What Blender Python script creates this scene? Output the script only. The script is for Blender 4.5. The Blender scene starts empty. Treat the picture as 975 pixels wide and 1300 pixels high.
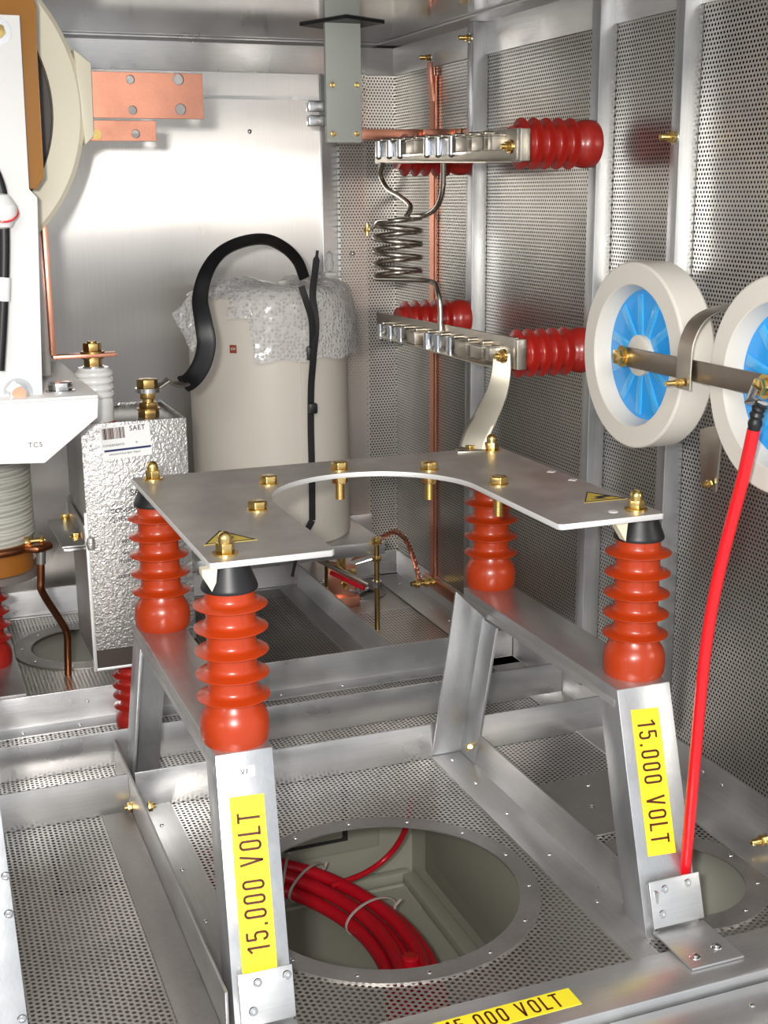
import bpy, bmesh, math, random
import numpy as np
from mathutils import Vector, Matrix, noise
random.seed(4)
SC = bpy.context.scene
COL = SC.collection
V = Vector
PI = math.pi

# ------------------------------------------------------------------ camera
F_PX, YAW, PIT, ROL = 1624.58, 0.36618, 0.24407, 0.00857
CAM = V((0, 0, .75))
cy, sy, cp, sp = math.cos(YAW), math.sin(YAW), math.cos(PIT), math.sin(PIT)
FWD = V((sy*cp, cy*cp, -sp)); RT = V((cy, -sy, 0)); DN = FWD.cross(RT)
RT, DN = RT*math.cos(ROL) + DN*math.sin(ROL), DN*math.cos(ROL) - RT*math.sin(ROL)
cd = bpy.data.cameras.new('camera'); cam = bpy.data.objects.new('camera', cd); COL.objects.link(cam)
cam.matrix_world = Matrix(((RT.x, -DN.x, -FWD.x, CAM.x), (RT.y, -DN.y, -FWD.y, CAM.y), (RT.z, -DN.z, -FWD.z, CAM.z), (0, 0, 0, 1)))
cd.sensor_fit = 'VERTICAL'; cd.sensor_height = 36; cd.sensor_width = 27; cd.lens = 36*F_PX/1300
cd.clip_start = .02
SC.camera = cam

def at(px, py, ax, v):
    d = RT*((px-487.5)/F_PX) + DN*((py-650)/F_PX) + FWD
    i = 'XYZ'.index(ax)
    return CAM + d*((v-CAM[i])/d[i])

# ------------------------------------------------------------------ light
w = bpy.data.worlds.new('world'); SC.world = w; w.use_nodes = True
bg = w.node_tree.nodes['Background']; bg.inputs[0].default_value = (.92, .96, 1, 1); bg.inputs[1].default_value = .70

def lamp(name, kind, loc, energy, color=(1, 1, 1), size=.05, target=None, size_y=None):
    l = bpy.data.lights.new(name, kind); o = bpy.data.objects.new(name, l); COL.objects.link(o)
    o.location = loc; l.energy = energy; l.color = color
    if kind == 'AREA':
        l.size = size
        if size_y: l.shape = 'RECTANGLE'; l.size_y = size_y
    else: l.shadow_soft_size = size
    if target is not None: o.rotation_euler = (V(target)-V(loc)).to_track_quat('-Z', 'Y').to_euler()
    return o
lamp('camera_flash', 'AREA', (-.075, -.02, .80), 14, (1, .97, .93), .05, (.40, 1.6, .50), .035)
lamp('room_light', 'AREA', (-.6, -1.7, 1.7), 42, (1, .98, .96), 1.3, (.4, 1.6, .3), .8)
SC.view_settings.view_transform = 'Standard'; SC.view_settings.look = 'None'
SC.view_settings.exposure = .17; SC.view_settings.gamma = 1; SC.view_settings.use_curve_mapping = False

# ------------------------------------------------------------------ materials
class NT:
    def __init__(s, name):
        s.m = bpy.data.materials.new(name); s.m.use_nodes = True; s.t = s.m.node_tree
        s.b = s.t.nodes['Principled BSDF']; s.out = s.t.nodes['Material Output']
    def n(s, typ, **k):
        n = s.t.nodes.new(typ)
        for a, b in k.items(): setattr(n, a, b)
        return n
    def l(s, a, b): s.t.links.new(a, b)
    def setv(s, **k):
        names = dict(base='Base Color', metal='Metallic', rough='Roughness', spec='Specular IOR Level', coat='Coat Weight',
                     coatr='Coat Roughness', aniso='Anisotropic', arot='Anisotropic Rotation', trans='Transmission Weight', ior='IOR', alpha='Alpha')
        for a, b in k.items():
            i = s.b.inputs[names[a]]
            i.default_value = (*b, 1) if a == 'base' else b
    def coord(s): return s.n('ShaderNodeTexCoord').outputs['Object']
    def mapping(s, scale):
        mp = s.n('ShaderNodeMapping'); mp.inputs['Scale'].default_value = scale; s.l(s.coord(), mp.inputs[0]); return mp.outputs[0]
    def noise(s, vec, scale, detail=3, rough=.5):
        q = s.n('ShaderNodeTexNoise'); q.inputs['Scale'].default_value = scale; q.inputs['Detail'].default_value = detail
        q.inputs['Roughness'].default_value = rough
        s.l(vec, q.inputs['Vector']); return q.outputs['Fac']
    def ramp(s, fac, stops):
        r = s.n('ShaderNodeValToRGB'); e = r.color_ramp.elements
        for i, (p, c) in enumerate(stops):
            if i >= len(e): e.new(p)
            e[i].position = p; e[i].color = (*c, 1) if len(c) == 3 else c
        s.l(fac, r.inputs[0]); return r.outputs['Color']
    def mrange(s, fac, a, b, c, d):
        r = s.n('ShaderNodeMapRange')
        for i, v in zip(range(1, 5), (a, b, c, d)): r.inputs[i].default_value = v
        s.l(fac, r.inputs[0]); return r.outputs[0]
    def bump(s, h, strength=.3, dist=.001):
        b = s.n('ShaderNodeBump'); b.inputs['Strength'].default_value = strength; b.inputs['Distance'].default_value = dist
        s.l(h, b.inputs['Height']); s.l(b.outputs[0], s.b.inputs['Normal'])

def simple(name, base, metal=0, rough=.5, **k):
    t = NT(name); t.setv(base=base, metal=metal, rough=rough, **k); return t.m

def alum(name, base=(.66, .66, .66), r0=.28, r1=.45, scale=(3, 60, 60), patch=.12, metal=.86):
    """mill aluminium: drawn streaks and a little blotching"""
    t = NT(name); t.setv(metal=metal)
    s = t.noise(t.mapping(scale), 6, 4, .6); p = t.noise(t.coord(), 14, 3, .6)
    mix = t.n('ShaderNodeMix', data_type='RGBA')
    mix.inputs[0].default_value = .5
    t.l(t.ramp(s, [(.25, tuple(c*(1-patch) for c in base)), (.75, tuple(min(1, c*(1+patch)) for c in base))]), mix.inputs[6])
    t.l(t.ramp(p, [(.3, tuple(c*(1-patch) for c in base)), (.7, tuple(min(1, c*(1+patch)) for c in base))]), mix.inputs[7])
    t.l(mix.outputs[2], t.b.inputs['Base Color'])
    t.l(t.mrange(p, .3, .7, r0, r1), t.b.inputs['Roughness'])
    t.bump(s, .12, .0006)
    return t.m

def perforated(name, axes, base=(.62, .60, .57), pitch=.0052, r=.29, rough=.3, flip=False):
    """sheet metal with a staggered pattern of real see-through holes"""
    t = NT(name); t.setv(metal=.9, rough=rough)
    sep = t.n('ShaderNodeSeparateXYZ'); t.l(t.coord(), sep.inputs[0])
    a, b = (axes[1], axes[0]) if flip else axes
    comb = t.n('ShaderNodeCombineXYZ'); t.l(sep.outputs[a], comb.inputs[0]); t.l(sep.outputs[b], comb.inputs[1])
    cell = (pitch, pitch*math.sqrt(3), 1)
    ds = []
    for k in (0, .5):
        ad = t.n('ShaderNodeVectorMath', operation='ADD'); ad.inputs[1].default_value = (cell[0]*k, cell[1]*k, 0); t.l(comb.outputs[0], ad.inputs[0])
        wr = t.n('ShaderNodeVectorMath', operation='WRAP'); wr.inputs[1].default_value = (cell[0]/2, cell[1]/2, 1); wr.inputs[2].default_value = (-cell[0]/2, -cell[1]/2, -1)
        t.l(ad.outputs[0], wr.inputs[0])
        ln = t.n('ShaderNodeVectorMath', operation='LENGTH'); t.l(wr.outputs[0], ln.inputs[0]); ds.append(ln.outputs['Value'])
    mn = t.n('ShaderNodeMath', operation='MINIMUM'); t.l(ds[0], mn.inputs[0]); t.l(ds[1], mn.inputs[1])
    gt = t.n('ShaderNodeMath', operation='GREATER_THAN'); gt.inputs[1].default_value = pitch*r; t.l(mn.outputs[0], gt.inputs[0])
    tr = t.n('ShaderNodeBsdfTransparent'); mx = t.n('ShaderNodeMixShader')
    t.l(gt.outputs[0], mx.inputs[0]); t.l(tr.outputs[0], mx.inputs[1]); t.l(t.b.outputs[0], mx.inputs[2]); t.l(mx.outputs[0], t.out.inputs[0])
    p = t.noise(t.coord(), 9, 3, .6)
    t.l(t.ramp(p, [(.3, tuple(c*.9 for c in base)), (.7, tuple(c*1.08 for c in base))]), t.b.inputs['Base Color'])
    # rolled rim round every hole
    t.bump(t.mrange(mn.outputs[0], pitch*r, pitch*(r+.07), 0, 1), .18, .0004)
    return t.m

M = {}
M['alum'] = alum('mill_aluminium')
M['alum_x'] = alum('aluminium_bar', (.70, .70, .70), .25, .42, (3, 60, 60))
M['alum_y'] = alum('aluminium_rail', (.60, .59, .58), .3, .45, (60, 3, 60))
M['alum_z'] = alum('aluminium_upright', (.60, .61, .62), .28, .42, (70, 70, 2))
M['alum_dull'] = alum('dull_aluminium_sheet', (.42, .40, .38), .38, .55, (30, 30, 30))
M['edge'] = simple('sawn_aluminium_edge', (.85, .84, .82), .55, .5)
def plate_mat():
    t = NT('satin_plate'); t.setv(metal=.8)
    p = t.noise(t.coord(), 26, 5, .65); q = t.noise(t.mapping((2, 1, 1)), 7, 3)
    mx = t.n('ShaderNodeMath', operation='MULTIPLY'); t.l(p, mx.inputs[0]); t.l(q, mx.inputs[1])
    t.l(t.ramp(mx.outputs[0], [(.12, (.54, .505, .465)), (.42, (.74, .70, .65))]), t.b.inputs['Base Color'])
    t.l(t.mrange(p, .3, .7, .4, .52), t.b.inputs['Roughness']); return t.m
M['plate'] = plate_mat()
def brushed_wall():
    t = NT('brushed_steel_wall'); t.setv(metal=1, rough=.30, aniso=1.0, arot=0.0, base=(.67, .65, .63))
    s = t.noise(t.mapping((120, 1, 1.5)), 3, 4, .6); p = t.noise(t.mapping((1, 1, .5)), 4, 3)
    t.l(t.ramp(s, [(.3, (.63, .61, .585)), (.7, (.67, .65, .625))]), t.b.inputs['Base Color'])
    t.l(t.mrange(p, .3, .7, .26, .36), t.b.inputs['Roughness'])
    tg = t.n('ShaderNodeTangent', direction_type='RADIAL', axis='Z'); t.l(tg.outputs[0], t.b.inputs['Tangent'])
    t.bump(s, .012, .0004); return t.m
M['wall'] = brushed_wall()
t = NT('polished_ceiling_sheet'); t.setv(metal=1, rough=.12, base=(.62, .61, .60)); M['ceil'] = t.m
M['perf_floor'] = perforated('perforated_floor_sheet', (1, 0), (.66, .63, .60), .0069, .30, .34)
M['perf_right'] = perforated('perforated_side_sheet', (1, 2), (.56, .54, .50), .0060, .285, .31)
M['perf_back'] = perforated('perforated_back_sheet', (0, 2), (.70, .68, .64), .0060, .28, .34)
M['outer'] = simple('dim_outer_panel', (.035, .03, .028), .1, .7)
M['beige'] = simple('beige_enamel', (.36, .36, .29), 0, .42)
M['beige_lifted'] = simple('brightened_beige_enamel', (.50, .50, .42), 0, .45)  # beige copy, lightened because little light reaches the trays
M['beige_dark'] = simple('dark_gap_line', (.03, .03, .03), 0, .6)  # near-black strips drawn as the door gap lines
def ins_mat(name, c):
    t = NT(name); t.setv(base=c, rough=.30, spec=.5, coat=.15, coatr=.15)
    p = t.noise(t.coord(), 30, 2); t.l(t.ramp(p, [(.3, tuple(x*.92 for x in c)), (.7, c)]), t.b.inputs['Base Color']); return t.m
M['red'] = ins_mat('orange_red_resin', (.46, .042, .005))
M['red_dark'] = ins_mat('deep_red_resin', (.40, .018, .012))
M['black'] = simple('black_rubber', (.012, .012, .013), 0, .42)
M['black_strap'] = simple('black_sleeve', (.008, .008, .009), 0, .35)
M['brass'] = simple('brass', (.88, .62, .23), 1, .22)
M['brass_dark'] = simple('aged_brass', (.50, .33, .12), 1, .32)
M['zinc'] = simple('zinc_plated_steel', (.72, .72, .72), 1, .22)
M['nickel'] = simple('nickel_plate', (.62, .57, .49), 1, .36)
M['chrome'] = simple('chrome_clip', (.80, .82, .86), 1, .10)
M['coil'] = simple('nickelled_tube', (.50, .46, .40), 1, .24)
M['copper'] = alum('bare_copper', (.74, .33, .22), .28, .4, (60, 6, 60), .1, 1)
M['copper_pipe'] = simple('brown_copper_pipe', (.42, .16, .07), 1, .35)
M['copper_braid'] = simple('copper_braid', (.72, .28, .18), 1, .4)
M['porcelain'] = simple('cream_porcelain', (.66, .62, .55), 0, .33)
M['white'] = simple('white_enamel', (.88, .87, .85), 0, .35)
M['ceramic'] = simple('glazed_white_ceramic', (.72, .72, .70), 0, .2, coat=.3)
M['cream_coil'] = simple('cream_resin_bobbin', (.80, .74, .58), 0, .5)
M['rope'] = simple('grey_white_rope', (.58, .57, .51), 0, .8)
M['amber'] = simple('amber_resin', (.36, .13, .02), 0, .25, coat=.3)
M['cyl'] = simple('beige_capacitor_paint', (.68, .63, .55), 0, .38)
M['blue'] = simple('blue_enamel_disc', (.015, .33, .82), 0, .22, coat=.3)
M['blue_rib'] = simple('pale_blue_rib', (.05, .42, .86), 0, .15, coat=.4)
M['grey_paint'] = simple('grey_green_paint', (.50, .53, .48), 0, .45)
M['sticker'] = simple('white_sticker', (.85, .85, .83), 0, .4)
M['yellow'] = simple('yellow_label', (.95, .80, .03), 0, .42)
M['yellow_dull'] = simple('yellow_warning_triangle', (.72, .52, .08), .2, .4)
M['ink_brown'] = simple('dark_red_print', (.10, .012, .006), 0, .5)
M['ink'] = simple('black_print', (.02, .02, .022), 0, .5)
M['navy'] = simple('navy_print', (.01, .02, .10), 0, .4)
M['red_cable'] = simple('red_cable_sheath', (.78, .008, .014), 0, .28, coat=.2)
M['red_bundle'] = simple('red_silicone_sheath', (.50, .006, .016), 0, .34)
M['tie'] = simple('pale_nylon_tie', (.50, .42, .38), 0, .4)
M['phenolic'] = simple('brown_laminate', (.36, .15, .02), 0, .22, coat=.5)
M['foam'] = simple('cream_foam', (.75, .68, .50), 0, .7)
M['grey_seal'] = simple('grey_disc', (.17, .15, .13), 0, .6)
M['dark_band'] = simple('dark_brown_band', (.055, .04, .032), 0, .45)
def hammered():
    t = NT('hammered_silver_paint'); t.setv(metal=.8, rough=.40, base=(.52, .50, .48))
    v = t.n('ShaderNodeTexVoronoi', feature='SMOOTH_F1'); v.inputs['Scale'].default_value = 240; v.inputs['Smoothness'].default_value = .4
    n = t.n('ShaderNodeTexNoise'); n.inputs['Scale'].default_value = 120; n.inputs['Detail'].default_value = 1
    t.l(t.coord(), n.inputs['Vector'])
    mx = t.n('ShaderNodeMix', data_type='RGBA'); mx.inputs[0].default_value = .012; t.l(t.coord(), mx.inputs[6]); t.l(n.outputs['Color'], mx.inputs[7])
    t.l(mx.outputs[2], v.inputs['Vector'])
    t.bump(v.outputs['Distance'], .55, .0017); return t.m
M['hammer'] = hammered()
M['side_dark'] = simple('smooth_silver_paint', (.40, .39, .38), .8, .35)
def bubble():
    t = NT('bubble_wrap_film'); t.setv(base=(.93, .93, .93), rough=.10, spec=1.0, coat=.6, coatr=.05)
    v = t.n('ShaderNodeTexVoronoi', feature='F1'); v.inputs['Scale'].default_value = 165; v.inputs['Randomness'].default_value = .65; t.l(t.coord(), v.inputs['Vector'])
    h = t.mrange(v.outputs['Distance'], .1, .5, 1, 0)
    t.bump(h, .9, .0028)
    tr = t.n('ShaderNodeBsdfTransparent'); tr.inputs[0].default_value = (.97, .97, .97, 1)
    mx = t.n('ShaderNodeMixShader'); t.l(t.mrange(h, 0, 1, .46, .34), mx.inputs[0])
    t.l(tr.outputs[0], mx.inputs[1]); t.l(t.b.outputs[0], mx.inputs[2]); t.l(mx.outputs[0], t.out.inputs[0]); return t.m
M['bubble'] = bubble()

# ------------------------------------------------------------------ mesh helpers
def basis(axis):
    a = V(axis).normalized(); u = a.orthogonal().normalized()
    if abs(a.z) > .9: u = V((1, 0, 0))
    elif abs(a.x) > .9: u = V((0, 1, 0))
    u = (u - a*u.dot(a)).normalized(); return u, a.cross(u), a
class MB:
    def __init__(s): s.bm = bmesh.new()
    def _bev(s, faces, w, seg=2):
        if w <= 0: return
        ed = list({e for f in faces for e in f.edges})
        bmesh.ops.bevel(s.bm, geom=ed, offset=w, segments=seg, affect='EDGES', profile=.5, clamp_overlap=True)
    def prism(s, pts, vec, bev=0):
        vec = V(vec); pts = [V(p) for p in pts]
        a = [s.bm.verts.new(p) for p in pts]; b = [s.bm.verts.new(p+vec) for p in pts]; n = len(pts); fs = []
        fs.append(s.bm.faces.new(a)); fs.append(s.bm.faces.new(b[::-1]))
        for i in range(n): fs.append(s.bm.faces.new((a[i], b[i], b[(i+1) % n], a[(i+1) % n])))
        bmesh.ops.recalc_face_normals(s.bm, faces=fs); s._bev(fs, bev); return s
    def box(s, x0, x1, y0, y1, z0, z1, bev=0):
        return s.prism([(x0, y0, z0), (x1, y0, z0), (x1, y1, z0), (x0, y1, z0)], (0, 0, z1-z0), bev)
    def obox(s, c, X, Y, Z, bev=0):
        """box at centre c with full edge vectors X Y Z"""
        c, X, Y, Z = V(c), V(X), V(Y), V(Z); o = c-(X+Y+Z)/2
        return s.prism([o, o+X, o+X+Y, o+Y], Z, bev)
    def angle(s, p0, p1, u, v, w1, w2, t, bev=.0006):
        """L section extruded p0->p1: flange w1 along u, flange w2 along v, thickness t"""
        p0, p1, u, v = V(p0), V(p1), V(u), V(v)
        P = [(0, 0), (w1, 0), (w1, t), (t, t), (t, w2), (0, w2)]
        return s.prism([p0+u*a+v*b for a, b in P], p1-p0, bev)
    def lathe(s, prof, o=(0, 0, 0), axis=(0, 0, 1), n=40, closed=False):
        u, v, a = basis(axis); o = V(o); rings = []
        for r, h in prof:
            if r < 1e-6: rings.append([s.bm.verts.new(o+a*h)])
            else: rings.append([s.bm.verts.new(o+a*h+(u*math.cos(2*PI*i/n)+v*math.sin(2*PI*i/n))*r) for i in range(n)])
        fs = []
        pairs = list(zip(rings, rings[1:])) + ([(rings[-1], rings[0])] if closed else [])
        for A, B in pairs:
            for i in range(n):
                j = (i+1) % n
                q = [A[i % len(A)], A[j % len(A)], B[j % len(B)], B[i % len(B)]]
                q = list(dict.fromkeys(q))
                if len(q) > 2: fs.append(s.bm.faces.new(q))
        bmesh.ops.recalc_face_normals(s.bm, faces=fs); return s
    def cyl(s, p0, p1, r, n=20, r1=None):
        p0, p1 = V(p0), V(p1); L = (p1-p0).length; r1 = r if r1 is None else r1
        return s.lathe([(0, 0), (r, 0), (r1, L), (0, L)], p0, p1-p0, n)
    def ring(s, o, axis, ro, ri, h, n=64):
        return s.lathe([(ri, 0), (ro, 0), (ro, h), (ri, h)], o, axis, n, closed=True)
    def hexa(s, o, axis, af, h, cham=.12, rot=0):
        u, v, a = basis(axis); o = V(o); R = af/math.sqrt(3)
        P = [o+(u*math.cos(rot+i*PI/3)+v*math.sin(rot+i*PI/3))*R for i in range(6)]
        s.prism(P, a*h, af*.035); return s
    def dome(s, o, axis, r, h, n=16, k=4):
        pr = [(r*math.cos(i*PI/2/k), h*math.sin(i*PI/2/k)) for i in range(k+1)]; pr[-1] = (0, h)
        return s.lathe([(0, -r*.05)]+pr, o, axis, n)
    def tube(s, pts, r, n=10, closed=False, r2=None, wdir=None, step=None):
        """round tube, or flat strap when r2/wdir are given (r along wdir, r2 across)"""
        pts = [V(p) for p in pts]; m = len(pts)
        T = []
        for i in range(m):
            a = pts[(i-1) % m] if (closed or i > 0) else pts[i]; b = pts[(i+1) % m] if (closed or i < m-1) else pts[i]
            T.append((b-a).normalized())
        u = basis(T[0])[0]; rings = []
        for i in range(m):
            if wdir is not None:
                wv = V(wdir(i)) if callable(wdir) else V(wdir); u = (wv-T[i]*wv.dot(T[i])).normalized()
            else: u = (u-T[i]*u.dot(T[i])).normalized()
            v = T[i].cross(u); rr = r(i) if callable(r) else r; q = r2 if r2 else rr
            ring = []
            for k in range(n):
                c, d = math.cos(2*PI*k/n), math.sin(2*PI*k/n)
                if r2: c = math.copysign(abs(c)**.5, c); d = math.copysign(abs(d)**.5, d)
                ring.append(s.bm.verts.new(pts[i]+u*c*rr+v*d*q))
            rings.append(ring)
        fs = []
        for i in range(m if closed else m-1):
            A, B = rings[i], rings[(i+1) % m]
            for k in range(n): fs.append(s.bm.faces.new((A[k], A[(k+1) % n], B[(k+1) % n], B[k])))
        if not closed: fs.append(s.bm.faces.new(rings[0][::-1])); fs.append(s.bm.faces.new(rings[-1]))
        bmesh.ops.recalc_face_normals(s.bm, faces=fs); return s
def spline(pts, k=8, closed=False):
    P = [V(p) for p in pts]; n = len(P); out = []
    for i in range(n if closed else n-1):
        g = lambda j: P[j % n] if closed else P[max(0, min(n-1, j))]
        a, b, c, d = g(i-1), g(i), g(i+1), g(i+2)
        for q in range(k):
            t = q/k
            out.append(.5*((2*b)+(c-a)*t+(2*a-5*b+4*c-d)*t*t+(3*b-a-3*c+d)*t**3))
    if not closed: out.append(P[-1])
    return out
def root_loc(o):
    v = V((0, 0, 0))
    while o is not None: v += o.location; o = o.parent
    return v
def part(name, mb, mat, parent=None, label=None, kind=None, sharp=32):
    me = bpy.data.meshes.new(name); bm = mb.bm
    off = root_loc(parent) if parent else V((0, 0, 0))
    if off.length > 0: bmesh.ops.translate(bm, verts=bm.verts, vec=-off)
    for f in bm.faces: f.smooth = True
    bm.to_mesh(me); bm.free()
    me.set_sharp_from_angle(angle=math.radians(sharp))
    o = bpy.data.objects.new(name, me); COL.objects.link(o)
    if mat: me.materials.append(M[mat])
    if parent: o.parent = parent
    if label: o['label'] = label
    if kind: o['kind'] = kind
    return o
def sheet(name, outer, holes, thick, mat, parent=None, origin=(0, 0, 0), U=(1, 0, 0), W=(0, 1, 0), kind=None, bev=0, label=None):
    """flat plate with openings; outlines in (u, w), thickness along U x W centred on origin"""
    cu = bpy.data.curves.new(name, 'CURVE'); cu.dimensions = '2D'; cu.fill_mode = 'BOTH'; cu.extrude = thick/2-bev; cu.bevel_depth = bev; cu.bevel_resolution = 1
    for loop in [outer]+holes:
        sp_ = cu.splines.new('POLY'); sp_.points.add(len(loop)-1); sp_.use_cyclic_u = True
        for p, q in zip(sp_.points, loop): p.co = (q[0], q[1], 0, 1)
    tmp = bpy.data.objects.new('tmp', cu); COL.objects.link(tmp)
    me = bpy.data.meshes.new_from_object(tmp); bpy.data.objects.remove(tmp)
    U, W = V(U).normalized(), V(W).normalized(); N = U.cross(W); o3 = V(origin)-(root_loc(parent) if parent else V((0, 0, 0)))
    me.transform(Matrix(((U.x, W.x, N.x, o3.x), (U.y, W.y, N.y, o3.y), (U.z, W.z, N.z, o3.z), (0, 0, 0, 1))))
    me.materials.clear(); me.materials.append(M[mat]); me.name = name
    o = bpy.data.objects.new(name, me); COL.objects.link(o)
    if parent: o.parent = parent
    if kind: o['kind'] = kind
    if label: o['label'] = label
    return o
def circ(cx, cy_, r, n=64, a0=0, a1=2*PI):
    full = abs(a1-a0-2*PI) < 1e-6
    return [(cx+r*math.cos(a0+(a1-a0)*i/(n if full else n-1)), cy_+r*math.sin(a0+(a1-a0)*i/(n if full else n-1))) for i in range(n)]
def rect(x0, x1, y0, y1): return [(x0, y0), (x1, y0), (x1, y1), (x0, y1)]
def text(name, s, size, o, U, W, mat, parent, sx=1.0, align='CENTER', thick=.0002, spacing=1, bold=0):
    """lettering laid on a surface: U reading direction, W up direction, lifted along U x W"""
    cu = bpy.data.curves.new(name, 'FONT'); cu.body = s; cu.size = size; cu.align_x = align; cu.align_y = 'CENTER'; cu.extrude = thick; cu.space_character = spacing
    cu.offset = bold
    tmp = bpy.data.objects.new('tmp', cu); COL.objects.link(tmp); bpy.context.view_layer.update()
    me = bpy.data.meshes.new_from_object(tmp.evaluated_get(bpy.context.evaluated_depsgraph_get())); bpy.data.objects.remove(tmp)
    U, W = V(U).normalized(), V(W).normalized(); N = U.cross(W); o3 = V(o)-root_loc(parent)
    me.transform(Matrix(((U.x*sx, W.x, N.x, o3.x), (U.y*sx, W.y, N.y, o3.y), (U.z*sx, W.z, N.z, o3.z), (0, 0, 0, 1))))
    me.materials.clear(); me.materials.append(M[mat]); me.name = name
    ob = bpy.data.objects.new(name, me); COL.objects.link(ob); ob.parent = parent
    return ob
def thing(name, label, cat, loc, group=None):
    o = bpy.data.objects.new(name, None); COL.objects.link(o); o.location = loc; o.empty_display_size = .02
    o['label'] = label; o['category'] = cat
    if group: o['group'] = group
    return o
def tag(o, label, cat, group=None):
    o['label'] = label; o['category'] = cat
    if group: o['group'] = group
    return o
KIDS = {}
def dup(root, loc, rot=None, label=None, group=None, scale=None):
    kids = [c for c in list(bpy.data.objects) if c.parent == root]
    r = root.copy(); COL.objects.link(r); r.location = loc
    if rot is not None: r.rotation_euler = rot
    if scale: r.scale = scale
    if label: r['label'] = label
    if group: r['group'] = group
    for ch in kids:
        c = ch.copy(); COL.objects.link(c); c.parent = r
        for g in [q for q in list(bpy.data.objects) if q.parent == ch]:
            d = g.copy(); COL.objects.link(d); d.parent = c
    return r
def rivets(parent, pts, axis, r=.0028, h=.0017, name='rivet', mat='zinc'):
    first = None; off = root_loc(parent)
    for p in pts:
        if first is None:
            m = MB().dome((0, 0, 0), axis, r, h, 12, 3); first = part(name, m, mat); o = first
        else: o = first.copy(); COL.objects.link(o)
        o.parent = parent; o.location = V(p)-off
    return first

XR, YB, ZC, BT = .919, 2.325, 1.0125, .05     # right wall, back wall, ceiling, beam height
# ------------------------------------------------------------------ room
RING = (.453, 1.189); RR = (.172, .149)       # big floor opening
RING2 = (.763, 1.092); RR2 = (.104, .078)
RING3 = (.262, 2.13); RR3 = (.118, .088)
RING4 = (.80, 2.225); RR4 = (.052, .03)
floor = sheet('floor', rect(-.7, XR+.005, .93, YB+.01), [circ(*RING, RR[1]+.002), circ(*RING2, RR2[1]+.002), circ(*RING3, RR3[1]+.002, 48), circ(*RING4, RR4[1]+.002, 32)],
              .0003, 'perf_floor', None, (0, 0, -.0003), kind='structure')
for (c, r, k) in ((RING, RR, 14), (RING2, RR2, 9), (RING3, RR3, 9), (RING4, RR4, 6)):
    rg = part('opening_ring', MB().ring((*c, 0), (0, 0, 1), r[0], r[1], .002, 96), 'alum_dull', floor)
    rivets(rg, [(c[0]+(r[0]+r[1])/2*math.cos(2*PI*(i+.3)/k), c[1]+(r[0]+r[1])/2*math.sin(2*PI*(i+.3)/k), .002) for i in range(k)], (0, 0, 1))
wr = sheet('wall_right', rect(.80, YB+.01, -.02, ZC), [], .0003, 'perf_right', None, (XR+.0002, 0, 0), (0, 1, 0), (0, 0, 1), kind='structure')
part('outer_panel', MB().box(XR+.045, XR+.05, .8, YB+.06, 0, 1.2), 'outer', wr)
wb = sheet('wall_back', rect(-.7, .772, -.02, ZC), [], .002, 'wall', None, (0, YB, 0), (1, 0, 0), (0, 0, 1), kind='structure')
sheet('perforated_panel', rect(.80, XR, .05, .962), [], .0003, 'perf_back', wb, (0, YB-.002, 0), (1, 0, 0), (0, 0, 1))
part('corner_post', MB().angle((.772, YB-.001, .05), (.772, YB-.001, .962), (1, 0, 0), (0, -1, 0), .03, .006, .003), 'alum_z', wb)
pp = MB(); pp.box(.802, .856, YB-.02, YB-.004, .135, .962); part('perforated_pilaster', pp, 'perf_back', wb)
part('pilaster_foot', MB().box(.800, .858, YB-.022, YB-.004, .09, .135, .001), 'alum', wb)
part('outer_panel', MB().box(-.7, XR+.05, YB+.04, YB+.045, 0, 1.2), 'outer', wb)
ceiling = part('ceiling', MB().box(-.7, XR+.01, .75, YB+.01, ZC, ZC+.004), 'ceil', None, kind='structure')
part('ceiling_angle', MB().angle((XR, .8, ZC), (XR, YB, ZC), (0, 0, -1), (-1, 0, 0), .052, .05, .004), 'alum_y', ceiling)
part('ceiling_angle', MB().angle((-.7, YB-.002, ZC), (XR, YB-.002, ZC), (0, 0, -1), (0, -1, 0), .052, .05, .004), 'alum_x', ceiling)
part('panel_seam', MB().box(-.7, .77, YB-.004, YB-.001, .915, .921), 'alum_x', wb)
rivets(wb, [at(317, 167, 'Y', YB-.001), at(448, 322, 'Y', YB-.024)], (0, -1, 0), .004, .003)
part('wall_left', MB().box(-.705, -.70, .0, YB+.01, -.02, ZC), 'alum', None, kind='structure')  # out-of-view left wall, added for its reflections in the metal
# uprights on the right wall
def upright(y0, y1):
    part('upright', MB().box(.893, XR, y0, y1, BT, ZC-.004, .0012), 'alum_z', wr)
upright(1.921, 1.945); upright(1.534, 1.556); upright(1.343, 1.362); upright(.98, 1.0)
part('base_angle', MB().angle((XR, .93, 0), (XR, YB, 0), (0, 0, 1), (-1, 0, 0), .05, .058, .003), 'alum_y', wr)
rivets(wr, [(XR-.028, y, .003) for y in (1.12, 1.32, 1.52, 1.72, 1.92, 2.0, 2.08, 2.16, 2.24)], (0, 0, 1))
rivets(wr, [(XR-.003, y, .03) for y in (1.22, 1.26, 1.83, 2.19)], (-1, 0, 0), .0025)
part('base_angle', MB().angle((-.7, YB-.002, 0), (XR, YB-.002, 0), (0, 0, 1), (0, -1, 0), .05, .012, .003), 'alum_x', wb)
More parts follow.
